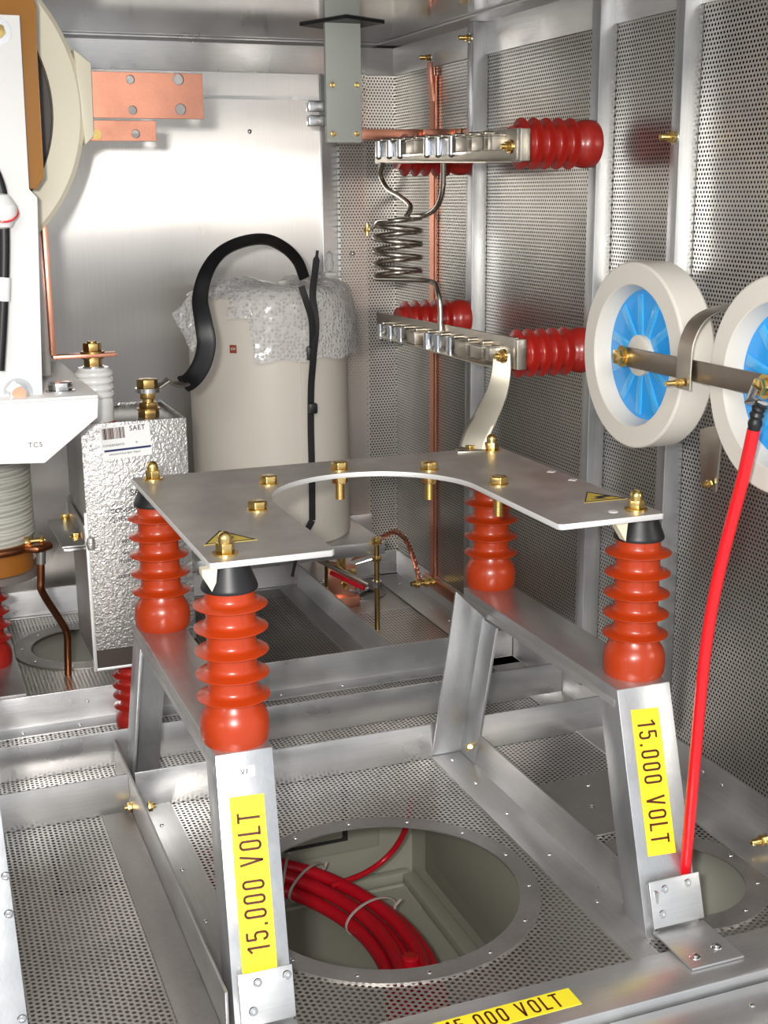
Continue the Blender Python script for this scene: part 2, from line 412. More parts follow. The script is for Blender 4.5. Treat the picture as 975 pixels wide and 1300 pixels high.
# floor beams
def beam(p0, p1, u, v, w1=BT, w2=BT, riv=None, mat='alum_x', t=.003):
    b = part('floor_beam', MB().angle(p0, p1, u, v, w1, w2, t), mat, floor)
    if riv: rivets(b, riv, (0, 0, 1))
    return b
Z, mX, pX, mY, pY = (0, 0, 1), (-1, 0, 0), (1, 0, 0), (0, -1, 0), (0, 1, 0)
b1 = beam((-.3, 1.800, .0), (.915, 1.800, .0), Z, mY, BT, .035, [(x, 1.778, .003) for x in (.125, .205, .42, .51, .61, .80)])
rivets(floor, [(x, 1.797, .03) for x in (.22, .49)], (0, -1, 0), .0025)
beam((-.3, 1.628, .0), (.915, 1.628, .0), Z, pY, BT, .03)
beam((-.3, 1.487, .0), (.2255, 1.487, .0), Z, pY, BT, .03)
beam((.234, 1.487, .0), (.915, 1.487, .0), Z, pY, BT, .03)
beam((.703, 1.805, .0), (.703, YB-.02, .0), Z, mX, BT, .04, mat='alum_y')
sheet('cover_plate', [(.695, 1.21), (.86, 1.21), (.872, 1.365), (.695, 1.352)], [circ(.765, 1.277, .005, 16)], .002, 'alum_dull', floor, (0, 0, .0015))
rivets(floor, [(.790, 1.33, .0025), (.80, 1.235, .0025), (.72, 1.235, .0025)], Z)
# front sill rail with two steps
sill = thing('front_rail', 'wide aluminium rail along the front edge of the floor', 'rail', (.45, .90, -.02))
part('upper_step', MB().box(-.4, XR, .903, .967, -.02, .008, .003), 'alum_x', sill)
part('lower_step', MB().box(-.4, XR, .842, .900, -.03, -.002, .003), 'alum_x', sill)
rivets(sill, [(.705, .872, -.002), (.50, .872, -.002), (.80, .872, -.002)], Z, .0032, .002)
part('wall_front', MB().box(-.7, XR+.02, .76, .842, -.45, -.045, .003), 'beige', None, kind='structure')
def strokes(name, txt, size, o, U, W, mat, parent, wid=.40, gap=.20, st=.105):
    """condensed sans lettering drawn as flat strokes of even width"""
    U, W = V(U).normalized(), V(W).normalized(); N = U.cross(W); o = V(o)
    def oval():
        r = wid/2-st/2; out = []
        for cyy, a0 in ((1-st/2-r, 0), (st/2+r, PI)):
            out += [(wid/2+r*math.cos(a0+PI*k/8), cyy+r*math.sin(a0+PI*k/8)) for k in range(9)]
        return out+[out[0]]
    h = st/2; w_ = wid
    r5 = w_/2-h
    five = [(w_-h, 1-h), (h, 1-h), (h, .56), (w_/2, .60)]+[(w_/2+r5*math.cos(a), .60-r5+r5*math.sin(a)) for a in np.linspace(PI/2-.3, 0, 5)]+[(w_-h, h+r5)]+[(w_/2+r5*math.cos(a), h+r5+r5*math.sin(a)) for a in np.linspace(0, -PI, 9)]+[(h, h+r5+.03)]
    G = {'1': (.30, [[(.22, 0), (.22, 1-h)], [(.23, 1-h), (.02, .78)]]), '5': (w_, [five]), '.': (.13, [[(.065, 0), (.065, .13)]]), '0': (w_, [oval()]), 'O': (w_+.04, [[(x*(w_+.04)/w_, y) for x, y in oval()]]),
         'V': (w_+.06, [[(h, 1), (w_/2+.03, .0)], [(w_/2+.03, .0), (w_+.06-h, 1)]]), 'L': (w_-.06, [[(h, 1), (h, h)], [(0, h), (w_-.06, h)]]), 'T': (w_, [[(0, 1-h), (w_, 1-h)], [(w_/2, 1-h), (w_/2, 0)]]), ' ': (.18, [])}
    tot = sum(G[c][0]+gap for c in txt)-gap; x0 = -tot/2; m = MB()
    for c in txt:
        gw, ls = G[c]
        for l in ls:
            for a, b in zip(l, l[1:]):
                A = V((a[0]+x0, a[1]-.5)); B = V((b[0]+x0, b[1]-.5)); d = B-A
                if d.length < 1e-6: continue
                n_ = V((-d.y, d.x)).normalized()*h; e = d.normalized()*(h*.25)
                P = [A-n_-e, B-n_+e, B+n_+e, A+n_-e]
                m.prism([o+U*(p.x*size)+W*(p.y*size) for p in P], N*.00025)
        x0 += gw+gap
    return part(name, m, mat, parent)
def label_sticker(parent, c, U, W, L, H, txt='15.000 VOLT', size=.030, mat='yellow', ink='ink_brown'):
    c, U, W = V(c), V(U).normalized(), V(W).normalized(); N = U.cross(W)
    st = part('warning_label', MB().obox(c+N*.0003, U*L, W*H, N*.0006), mat, parent, 'yellow label reading 15.000 VOLT')
    strokes('lettering', txt, size, c+N*.0007, U, W, ink, st)
label_sticker(sill, (.4735, .9335, .008), (1, .012, 0), (0, 1, 0), .150, .026, size=.0200)

# well under the floor
well = thing('floor_well', 'beige painted well seen through the round floor openings', 'well', (.3, 1.3, -.35)); well['kind'] = 'structure'; del well['category']
ZW = -.35
part('well_floor', MB().box(-.3, 1.0, .85, 2.4, ZW-.004, ZW), 'beige', well)
part('well_back', MB().box(.10, .7245, 1.774, 1.78, ZW, -.02), 'beige', well)
part('well_side', MB().box(.7245, .73, .85, 1.78, ZW, -.02), 'beige', well)
part('well_back_panel', MB().box(.13, .665, 1.766, 1.774, ZW+.07, -.06, .003), 'beige', well)
part('well_back_door', MB().box(.16, .60, 1.760, 1.766, ZW+.10, -.09, .003), 'beige', well)
part('well_gap', MB().box(.15, .61, 1.7655, 1.767, ZW+.092, -.08), 'beige_dark', well)
part('well_side_panel', MB().box(.716, .7245, 1.0, 1.70, ZW+.05, -.06, .003), 'beige', well)
part('well_side_door', MB().box(.708, .716, 1.05, 1.65, ZW+.09, -.09, .003), 'beige', well)
part('well_gap', MB().box(.7155, .7165, 1.04, 1.66, ZW+.082, -.08), 'beige_dark', well)
part('well_weld', MB().tube([(.50, 1.752, ZW), (.60, 1.752, ZW), (.70, 1.752, ZW), (.703, 1.68, ZW)], .004, 8), 'beige', well)
part('well_trim', MB().box(.13, .715, 1.757, 1.774, ZW, ZW+.02, .004), 'beige', well)
part('well_trim', MB().box(.700, .7245, 1.0, 1.757, ZW, ZW+.02, .004), 'beige', well)

part('light_block_shell', MB().box(-.75, 1.5, .80, 3.2, -.42, -.415).box(1.5, 1.505, .80, 3.2, -.42, .0).box(-.75, 1.5, 3.2, 3.205, -.42, .0).box(XR+.05, 1.5, .80, 3.2, -.004, .0)
     .box(-.75, XR+.05, YB+.045, 3.2, -.004, .0).box(-.755, -.75, .80, 3.2, -.42, .0), 'outer', well)  # unseen dark shell, added to stop light leaking up through the holes
part('duct_tray', MB().box(.735, XR+.2, .85, 1.25, -.065, -.06), 'beige_lifted', well)  # trays set shallow so more light reaches them
part('duct_tray', MB().box(.12, .42, 1.98, 2.36, -.045, -.04), 'beige_lifted', well)
part('duct_tray', MB().box(.76, XR, 2.2, 2.4, -.035, -.03), 'beige_lifted', well)

# ------------------------------------------------------------------ post insulators
def ins_profile():
    P = [(0, 0), (.0315, 0), (.0329, .003), (.0336, .010), (.0338, .017), (.0331, .0235), (.0312, .029), (.0284, .0335), (.0262, .037), (.0250, .041)]
    for k in range(5):
        h = .0455+.0229*k
        P += [(.0244, h-.0026), (.0262, h-.0016), (.0340, h-.0009), (.0353, h-.0002), (.0354, h+.0007), (.0345, h+.0013), (.0280, h+.0034), (.0252, h+.0050), (.0238, h+.0085)]
        if k < 4: P += [(.0238, h+.0180)]
    P += [(.0238, .1545), (0, .1545)]
    return P
def make_post(name, label, mat='red', boot=True, group=None):
    t = thing(name, label, 'insulator', (0, 0, 0), group)
    part('ribbed_body', MB().lathe(ins_profile(), n=56), mat, t, sharp=50)
    part('mould_seam', MB().prism([(-.0006, -.0241, .045), (.0006, -.0241, .045), (.0006, -.0241, .153), (-.0006, -.0241, .153)], (0, .0006, 0)), mat, t)
    if boot:
        part('rubber_boot', MB().lathe([(0, .1530), (.0268, .1530), (.0272, .1545), (.0268, .1565), (.0255, .160), (.0190, .1765), (.0185, .1780), (0, .1780)], n=48), 'black', t, 'black conical rubber boot')
    return t
post = make_post('post_insulator', 'orange-red ribbed insulator standing nearest, left above the upright 15.000 VOLT label', group='post insulators under the slotted plate')
ZB, ZP = .237, .4155
post.location = (.2768, 1.131, ZB); post.rotation_euler = (0, 0, .25)
dup(post, (.7285, 1.138, ZB), (0, 0, -.3), 'orange-red ribbed insulator under right front corner of the plate')
dup(post, (.2800, 1.492, ZB), (0, 0, .8), 'orange-red ribbed insulator in front of the hammered silver box')
dup(post, (.7240, 1.490, ZB), (0, 0, .1), 'orange-red ribbed insulator under the plate behind the curved strap foot')

# ------------------------------------------------------------------ support stands
def stand(side):
    R_ = side > 0
    name = 'right stand beside the perforated wall' if R_ else 'left stand carrying the upright nearest label'
    t = thing('support_stand', 'sloping-legged aluminium angle stand, '+name, 'stand', (.71 if R_ else .27, 1.25, 0), 'aluminium stands under the slotted plate')
    x0, x1 = (.684, .749) if R_ else (.2485, .3045)
    ye = 1.489 if R_ else 1.525
    bm_ = MB().box(x0, x1, 1.098, ye, ZB-.020, ZB, .0012); part('top_beam', bm_, 'alum_y', t)
    part('beam_lip', MB().box(x0-.0012, x0, 1.10, ye-.002, ZB-.020, ZB-.012), 'alum_y', t)
    # front leg: face towards the viewer plus flange running back
    dx = -.014
    top = V((x0, 1.098, ZB)); bot = V((x0+dx, 1.000, -.004)); d = (bot-top)
    wleg = (x1-x0)
    part('front_leg', MB().angle(top+V((0, 0, -.0005)), bot, pX, (0, 1, 0), wleg, .042, .004), 'alum_z', t)
    dn = d.normalized(); N = dn.cross(V((1, 0, 0))); N = -N if N.y > 0 else N
    def onleg(s_, a): return top+dn*s_+V((1, 0, 0))*a
    cL = onleg(.121 if not R_ else .100, .027 if not R_ else .0300) + N*.0003
    U = -dn if not R_ else dn; W = N.cross(U)
    label_sticker(t, cL, U, W, .160 if not R_ else .152, .0335, size=.0218)
    if not R_:
        part('name_tag', MB().obox(onleg(.019, .027)+N*.0004, (.020, 0, 0), dn*.0105, N*.0008, .0002), 'sticker', t, 'small white tag reading V1')
        text('tag_lettering', 'V1', .0075, onleg(.019, .027)+N*.0009, (1, 0, 0), -dn, 'ink', t)
    # foot bracket
    z1 = .0105
    yb = 1.0-.003
    foot = V((x0+dx+.004, yb, z1))
    br = MB()
    up = -dn
    br.obox(foot+V((wleg/2-.002, 0, .003))+up*.0235+N*.002, (wleg-.004, 0, 0), up*.047, N*.003, .001)
    br.obox(foot+V((wleg/2-.002, -.036, -.0005)), (wleg-.004, 0, 0), (0, .070, 0), (0, 0, .003), .001)
    b = part('foot_bracket', br, 'alum', t)
    for (a, h) in ((.018, .040), (.046, .041), (.012, .016)):
        q = foot+V((a, 0, 0))+up*h+N*.0035
        part('pan_screw', MB().lathe([(0, 0), (.0045, 0), (.0045, .001), (.0035, .0022), (.0016, .0024), (.0014, .0008), (0, .0008)], q, N, 16), 'zinc', b)
    for (a, yy) in ((.014, -.055), (.044, -.048)):
        part('dome_rivet', MB().lathe([(0, 0), (.0058, 0), (.0052, .0008), (.0030, .001), (.0028, .0028), (0, .0034)], foot+V((a, yy, .001)), Z, 16), 'zinc', b)
    # rear leg
    if R_:
        m = MB().prism([(.6828, 1.418, .216), (.641, 1.418, .258), (.638, 1.4865, .0035), (.6838, 1.4865, .0035)], (0, .004, 0), .0006)
        m.prism([(.6838, 1.4865, .0035), (.6838, 1.441, .0035), (.6828, 1.379, .216), (.6828, 1.4265, .216)], (-.004, 0, 0), .0006)
        part('rear_leg', m, 'alum_z', t)
        r = part('bottom_rail', MB().angle((.684, 1.003, 0), (.684, 1.486, 0), Z, mX, .05, .048, .003).box(.636, .667, .968, 1.003, 0, .003), 'alum_y', t)
        rivets(r, [(.658, y, .003) for y in (1.08, 1.19, 1.30, 1.39, 1.465)], Z)
        part('hex_bolt', MB().hexa(at(597, 948, 'X', .680), mX, .0085, .006).cyl(at(597, 948, 'X', .676), at(597, 948, 'X', .670), .0028, 12), 'brass', t)
    else:
        part('rear_leg', MB().angle((.2485, 1.525, ZB-.02), (.232, 1.560, .004), pX, mY, .043, .045, .004), 'alum_z', t)
        r = part('bottom_rail', MB().angle((.2265, 1.003, 0), (.2265, 1.60, 0), Z, pX, .05, .050, .003), 'alum_y', t)
        part('rail_foot', MB().box(.190, .2262, 1.003, 1.482, 0, .003, .0005), 'alum_dull', t)
        rivets(r, [(.254, y, .003) for y in (1.08, 1.20, 1.315, 1.43)], Z)
        for (px, xx, ax, L) in ((168, .2265, mX, .006), (188, .236, pX, .005)):
            p = at(px, 1024, 'X', xx)
            part('hex_bolt', MB().hexa(p, ax, .011, L).cyl(p+V(ax)*L, p+V(ax)*(L+.004), .003, 12), 'brass', t)
    return t
stand(-1); stand(1)
# a leg of the next stand at the left border
nb = thing('stand_leg', 'sloping aluminium leg of the next stand at the left border', 'stand leg', (.02, 1.0, 0))
part('leg', MB().angle((.0505, 1.098, ZB+.04), (.0560, .975, .0085), mX, pY, .052, .040, .004), 'alum_z', nb)
rivets(nb, [at(7, 1112, 'Y', 1.035), at(11, 1160, 'Y', 1.02), at(28, 1293, 'Y', .98)], (0, -1, 0), .004, .002)
part('top_beam', MB().box(-.002, .0505, 1.098, 1.5, ZB+.02, ZB+.04, .001), 'alum_y', nb)

# ------------------------------------------------------------------ slotted plate
plx0, plx1, ply0, ply1 = .2545, .742, 1.111, 1.507
sx0, sx1, scy, sr = .376, .617, 1.312, .1205
scx = (sx0+sx1)/2
arc = circ(scx, scy, sr, 40, 0, PI)
def rc(cx, cy_, r, a0): return circ(cx, cy_, r, 5, a0, a0+PI/2)
outer = rc(plx0+.004, ply0+.004, .004, PI)+[(sx0-.004, ply0), (sx0, ply0+.004)]+arc[::-1]+[(sx1, ply0+.004), (sx1+.004, ply0)]+rc(plx1-.004, ply0+.004, .004, -PI/2)+rc(plx1-.004, ply1-.004, .004, 0)+rc(plx0+.004, ply1-.004, .004, PI/2)
pl = sheet('mounting_plate', outer, [], .0062, 'plate', None, (0, 0, ZP+.0031), bev=.0004)
tag(pl, 'grey aluminium plate with a U-shaped slot resting on four insulators', 'plate')
pl.data.materials.append(M['edge'])
for f in pl.data.polygons:
    if abs(f.normal.z) < .5: f.material_index = 1
ZT = ZP+.0062
def tri(o, pts, mat, parent, name='warning_triangle', h=.0004, lab=None):
    return part(name, MB().prism([V((*p, ZT)) for p in pts], (0, 0, h)), mat, parent, lab)
def warn(pts, cx, cyy, rot):
    a = tri(None, pts, 'yellow_dull', pl, lab='yellow high-voltage warning triangle')
    c = V((sum(p[0] for p in pts)/3, sum(p[1] for p in pts)/3))
    bolt = [(-.002, .016), (.006, .014), (.001, .003), (.008, .004), (-.001, -.014), (.000, -.002), (-.006, -.002)]
    cr, sr_ = math.cos(rot), math.sin(rot)
    part('lightning_mark', MB().prism([(c.x+x*cr-y*sr_, c.y+x*sr_+y*cr, ZT+.0004) for x, y in bolt], (0, 0, .0002)), 'ink', a)
    q = [V((*p,)) for p in pts]; cc = V((c.x, c.y))
    for i in range(3):
        A = cc+(q[i]-cc)*.93; B = cc+(q[(i+1) % 3]-cc)*.93
        part('triangle_border', MB().tube([(A.x, A.y, ZT+.0004), (B.x, B.y, ZT+.0004)], .0008, 6), 'ink', a)
warn([(.7150, 1.228), (.6870, 1.184), (.7400, 1.182)], 0, 0, -1.2)
warn([(.2637, 1.174), (.2910, 1.222), (.3170, 1.174)], 0, 0, 0)
for (x, y) in ((.7315, 1.340), (.7325, 1.290)):
    st = part('white_sticker', MB().obox((x, y, ZT+.0002), (.006, -.0065, 0), (.0065, .0060, 0), (0, 0, .0004)), 'sticker', pl)
    part('sticker_line', MB().obox((x, y, ZT+.0005), (.0036, -.0039, 0), (.001, .001, 0), (0, 0, .0002)), 'grey_seal', st)
part('round_sticker', MB().cyl((.6952, 1.137, ZT), (.6952, 1.137, ZT+.0005), .0052, 24), 'sticker', pl)
part('foam_tab', MB().prism([(.2475, 1.114, ZP-.0002), (.262, 1.114, ZP-.0002), (.259, 1.114, ZP-.024), (.256, 1.114, ZP-.022), (.2475, 1.114, ZP-.006)], (0, .012, 0)), 'foam', pl)
part('foam_tab', MB().prism([(.686, 1.118, ZP-.0002), (.702, 1.118, ZP-.0002), (.700, 1.118, ZP-.022)], (0, .012, 0)), 'foam', pl)
# brass cap nuts over the insulators
def cap_nut():
    t = thing('cap_nut', '', 'nut', (0, 0, 0), 'brass dome nuts on the plate corners')
    part('washer', MB().cyl((0, 0, 0), (0, 0, .0016), .0105, 28), 'brass', t)
    part('nut', MB().hexa((0, 0, .0016), Z, .0135, .008), 'brass', t)
    part('dome', MB().cyl((0, 0, .0096), (0, 0, .0135), .0057, 20).dome((0, 0, .0135), Z, .0057, .0055, 20, 5), 'brass', t)
    return t
cn = cap_nut(); cn.scale = (1.18, 1.18, 1.18); cn.location = (.2755, 1.137, ZT); cn['label'] = 'brass dome nut beside the warning triangle on the near left plate corner'
dup(cn, (.7215, 1.135, ZT), (0, 0, .3), 'brass dome nut on right front corner of the plate')
dup(cn, (.2765, 1.489, ZT), (0, 0, .2), 'brass dome nut on back left corner of the plate, before the silver box')
dup(cn, (.7215, 1.486, ZT), (0, 0, .5), 'brass dome nut right of the curved strap foot at the back of the plate')
def hexbolt(px, py, label, tail=True, rot=0):
    p = at(px, py, 'Z', ZT)
    t = thing('hex_bolt', label, 'bolt', (p.x, p.y, ZT), 'brass hex bolts round the slot')
    part('washer', MB().cyl(p, p+V((0, 0, .0014)), .0118, 28), 'brass', t)
    part('head', MB().hexa(p+V((0, 0, .0014)), Z, .0185, .0084, rot=rot), 'brass', t)
    if tail:
        q = V((p.x, p.y, ZP))
        part('lower_nut', MB().cyl(q-V((0, 0, .0015)), q, .0125, 24).hexa(q-V((0, 0, .0105)), Z, .0180, .009, rot=rot), 'brass', t)
        m = MB().cyl(q-V((0, 0, .031)), q-V((0, 0, .0100)), .0052, 16)
        for k in range(13): m.ring(q-V((0, 0, .0306-k*.0016)), Z, .0058, .005, .0008, 16)
        part('threaded_shank', m, 'brass', t)
    return t
hexbolt(341, 614, 'brass hex bolt left of the slot, the farther of two there', False)
hexbolt(327, 647, 'brass hex bolt left of the slot, nearer and with bright reflection below', False)
hexbolt(431, 596, 'brass hex bolt at the left of the curved back of the slot')
hexbolt(545, 596, 'brass hex bolt at the middle of the curved back of the slot')
hexbolt(633, 615, 'brass hex bolt right of the slot before the rear red insulator', rot=.3)
hexbolt(597, 571, 'small brass hex bolt fixing the curved strap foot to the plate', False).scale = (.66, .66, .66)

# ------------------------------------------------------------------ wall insulators and clip rails
def wall_ins(x0, y, z, mat, label, loc_rot=None, sc=(.92, .92, .80)):
    o = dup(wproto, (x0, y, z), (0, -PI/2, 0), label, 'red insulators standing out from the right wall', sc)
    return o
wproto = make_post('wall_insulator', 'red ribbed insulator carrying near end of the upper clip rail', 'red_dark', False, 'red insulators standing out from the right wall')
wproto.location = (.893, 1.545, .811); wproto.rotation_euler = (0, -PI/2, 0); wproto.scale = (.92, .92, .78)
wall_ins(.893, 1.545, .539, 'red_dark', 'red ribbed insulator half behind the left blue disc wheel', sc=(.92, .92, .78))
wall_ins(.893, 1.945, .808, 'red_dark', 'red ribbed insulator under the far end of upper clip rail', sc=(.92, .92, .78))
wall_ins(.893, 1.945, .548, 'red_dark', 'red ribbed insulator behind the lower clip rail', sc=(.92, .92, .78))
def clip_rail(y0, y1, za, zb, z_c0, z_c1, label, down=True):
    """backing strip from (y0, za) near to (y1, zb) far; clips in front of it"""
    t = thing('clip_rail', label, 'clip rail', (.765, (y0+y1)/2, za), 'clip rails on the red insulators')
    part('backing_strip', MB().prism([(.768, y0, za-.021), (.768, y1, zb-.019), (.768, y1, zb+.016), (.768, y0, za+.021)], (.004, 0, 0), .0006), 'nickel', t)
    part('bottom_flange', MB().prism([(.745, y0+.05, za-.021), (.768, y0+.02, za-.021), (.768, y1-.03, zb-.018), (.745, y1-.06, zb-.018)], (0, 0, .002)), 'nickel', t)
    part('end_block', MB().box(.764, .778, y0-.012, y0, za-.020, za+.020, .001), 'nickel', t)
    off = root_loc(t)
    def tongue():
        m = MB(); P = []
        for a in np.linspace(-PI/2, PI/2, 9): P.append((-.010-.0048*math.cos(a), -.0052*math.sin(a)))
        P += [(.004, -.0052), (.004, -.0036)]+[(-.0095-.0034*math.cos(a), -.0036*math.sin(a)) for a in np.linspace(PI/2, -PI/2, 7)]+[(.004, .0036), (.004, .0052)]
        m.prism([(x, y, -.013) for x, y in P], (0, 0, .024))
        m.dome((-.0098, 0, -.0128), (0, 0, -1), .0050, .0045, 14, 4)
        m.box(-.013, .004, -.0045, .0045, .0090, .0105, .0004)
        return part('spring_clip', m, 'chrome', None)
    def cage(L_):
        m = MB()
        m.box(-.0150, -.0138, -L_/2, L_/2, -.0095, .0080, .0004); m.box(-.0150, .004, -L_/2, -L_/2+.0013, -.0095, .0080, .0004)
        m.box(-.0150, .004, L_/2-.0013, L_/2, -.0095, .0080, .0004); m.box(-.0155, .004, -L_/2-.001, L_/2+.001, .0085, .0100, .0004)
        m.dome((-.006, 0, .0100), (0, 0, 1), .0042, .002, 14, 3)
        return part('contact_cage', m, 'nickel', None)
    first = {}
    for kind, px in (('t', 481), ('t', 494), ('t', 507), ('c', 523), ('t', 540), ('t', 554), ('t', 570), ('c', 586), ('c', 606), ('n', 622)):
        y = at(px, 420, 'X', .750).y+.004
        if kind not in first: first[kind] = o = tongue() if kind == 't' else cage(.034 if kind == 'c' else .014)
        else: o = first[kind].copy(); COL.objects.link(o)
        f = (y-y0)/(y1-y0)
        o.parent = t; o.location = V((.764, y, za*(1-f)+zb*f+z_c0*(1-f)+z_c1*f))-off; o.rotation_euler = (0, 0, random.uniform(-.06, .06))
    for i in range(9):
        y = y0+.05+(y1-y0-.09)*(i+.5)/9; f = (y-y0)/(y1-y0); z = za*(1-f)+zb*f+z_c0*(1-f)+z_c1*f+.0125
        part('clip_stud', MB().cyl((.755, y, z), (.769, y, z), .0030, 12).dome((.755, y, z), (-1, 0, 0), .0030, .002, 12, 3), 'nickel', t)
    return t
clip_rail(1.513, 2.03, .808, .816, .004, .004, 'nickel rail with spring clips above the coiled tube')
clip_rail(1.513, 2.03, .543, .540, -.003, -.010, 'nickel rail with spring clips below the coiled tube')
for (px, py, s, lab) in ((646, 186, 1, 'upper'), (637, 452, 1.1, 'lower')):
    p = at(px, py, 'X', .7475)
    t = thing('hex_bolt', 'brass hex bolt at the near end of the %s clip rail' % lab, 'bolt', p)
    part('washer', MB().cyl(p, p+V((.004, 0, 0)), .0085*s, 20), 'brass', t)
    part('head', MB().hexa(p, mX, .0120*s, .006), 'brass', t)
    part('shank', MB().cyl(p-V((.011, 0, 0)), p-V((.005, 0, 0)), .0034, 12), 'brass', t)
# curved strap from the lower rail to the plate
sp_pts = [at(640, 452, 'X', .756), at(641, 480, 'X', .752), at(638, 505, 'X', .745), at(625, 532, 'X', .738), at(610, 555, 'X', .733), at(600, 568, 'Z', ZT+.004)]
sp_pts = [V((.756, 1.530, .545)), V((.752, 1.523, .515)), V((.744, 1.515, .487)), V((.732, 1.512, .455)), V((.718, 1.512, .432)), V((.708, 1.508, ZT+.003))]
M['strap'] = simple('dull_nickel_strap', (.46, .42, .34), 1, .42)
st = thing('curved_strap', 'nickel plated curved flat strap rising from the plate to lower clip rail', 'strap', (.708, 1.50, ZT))
def _strap():
    c = [at(*q, 'X', .740) for q in ((638, 447), (638, 470), (631, 497), (618, 525), (605, 550), (599, 572))]
    return c
cs = spline([at(637, 449, 'Y', 1.520), at(636, 475, 'Y', 1.518), at(630, 500, 'Y', 1.513), at(617, 528, 'Y', 1.508), at(604, 553, 'Y', 1.504), at(599, 570, 'Y', 1.500)], 6)
part('strap_blade', MB().tube(cs, lambda i: .0115+.0065*min(1, i/24), 12, r2=.0012, wdir=(.80, -.45, .25)), 'strap', st)
part('strap_foot', MB().obox(at(597, 572, 'Z', ZT+.001), (.036, -.008, 0), (.005, .020, 0), (0, 0, .002), .0006), 'nickel', st)

# coil of nickelled tube between the rails
coil = thing('coiled_tube', 'nickel plated tube wound into a five-turn coil between clip rails', 'coil', (.747, 1.87, .60))
C0 = V((.740, 1.862, 0)); rc_ = .0355
pts = []
ztop = at(506, 274, 'Y', 1.862).z; zbot = at(506, 353, 'Y', 1.862).z
turns = 4.7
a_end = -.4
N_ = 130
for i in range(N_+1):
    f = i/N_; a = -1.2 + turns*2*PI*f
    pts.append(C0+V((rc_*math.cos(a), rc_*math.sin(a), ztop+(zbot-ztop)*f)))
lead1 = [at(563, 205, 'X', .765), at(562, 240, 'X', .768), at(555, 262, 'X', .768), at(540, 273, 'X', .768)]
lead2 = [at(545, 357, 'X', .768), at(556, 372, 'X', .765), at(559, 395, 'X', .765), at(559, 420, 'X', .763)]
path = spline(lead1+[pts[0]], 6)[:-3]+pts+spline([pts[-1]]+lead2, 6)[3:]
part('wound_tube', MB().tube(path, .0040, 12), 'coil', coil)
l3 = spline([at(486, 207, 'X', .76), at(483, 222, 'X', .765), at(492, 240, 'X', .765), at(508, 250, 'X', .765), at(521, 262, 'X', .765), at(516, 275, 'Y', 1.86)], 7)
part('pigtail', MB().tube(l3, .0042, 10), 'coil', coil)
p = at(466, 294, 'Y', 1.86)
part('tube_fitting', MB().hexa(p, Z, .010, .006).cyl(p+V((0, 0, -.006)), p+V((0, 0, .012)), .003, 12), 'brass', coil)
part('fitting_lead', MB().tube(spline([p+V((0, 0, .003)), p+V((.008, 0, .004)), p+V((.016, 0, .015)), p+V((.030, -.01, .017))], 6), .0022, 8), 'coil', coil)

# ------------------------------------------------------------------ blue disc capacitors
XW = .75; RW = .1005; TH = .040
def disc_cap(c, label):
    t = thing('disc_capacitor', label, 'capacitor', c, 'blue and cream disc capacitors')
    c = V(c); ax = (1, 0, 0)
    part('porcelain_rim', MB().lathe([(.0775, 0), (.0985, 0), (.1000, .0008), (.1008, .0025), (.1008, TH-.003), (.099, TH), (.078, TH), (.074, TH-.006), (.0705, TH-.008), (.0705, .019), (.0715, .016), (.0755, .003), (.0764, .0007)], c, ax, 96, closed=True), 'porcelain', t, sharp=24)
    b = part('blue_disc', MB().lathe([(0, .016), (.030, .016), (.0712, .0185), (.0712, .023), (0, .023)], c, ax, 72), 'blue', t)
    for k in range(11):
        a = 2*PI*k/11+.25; u = V((0, math.cos(a), math.sin(a))); v = V((0, -math.sin(a), math.cos(a)))
        w0, w1 = .0045, .0052
        P = [u*.020-v*w0, u*.066-v*w1, u*.066+v*w1, u*.020+v*w0]
        part('rib', MB().prism([c+V((.0150+.0015*(0 if i in (0, 3) else 1), 0, 0))+q for i, q in enumerate(P)], (.004, 0, 0), .0005), 'blue_rib', b)
    m = MB().lathe([(0, .0085), (.019, .0085), (.0222, .010), (.0222, .018), (0, .018)], c, ax, 40)
    hb = part('hub', m, 'porcelain', t)
    part('rear_stud', MB().cyl(c+V((TH-.02, 0, 0)), (XR-.0005, c.y, c.z), .009, 20), 'porcelain', t)
    part('terminal', MB().cyl(c+V((-.001, 0, 0)), c+V((.010, 0, 0)), .008, 20), 'brass_dark', hb)
    return t
W1 = V((XW, 1.2035, .5760)); W2 = V((XW, .958, .5760))
disc_cap(W1, 'cream-rimmed blue disc capacitor, the whole one on the left')
disc_cap(W2, 'cream-rimmed blue disc capacitor cut off by the right border')
bar = part('connecting_bar', MB().obox((W1+W2)/2+V((-.006, 0, 0)), (.0035, 0, 0), (0, .272, 0), (0, 0, .021), .0008), 'brass_dark')
bar.data.materials[0] = M['nickel_dull'] = simple('dull_flat_bar', (.36, .31, .26), 1, .4)
tag(bar, 'flat grey-brown metal bar joining the centres of both blue discs', 'bar')
for c, lab in ((W1, 'brass hex bolt at the centre of the left blue disc'), (W2, 'brass hex bolt at the centre of the right blue disc')):
    p = c+V((-.008, 0, 0)); t = thing('hex_bolt', lab, 'bolt', p)
    part('washer', MB().cyl(p, p+V((-.0025, 0, 0)), .0115, 24), 'brass', t)
    part('head', MB().hexa(p+V((-.0025, 0, 0)), mX, .0150, .008), 'brass', t)
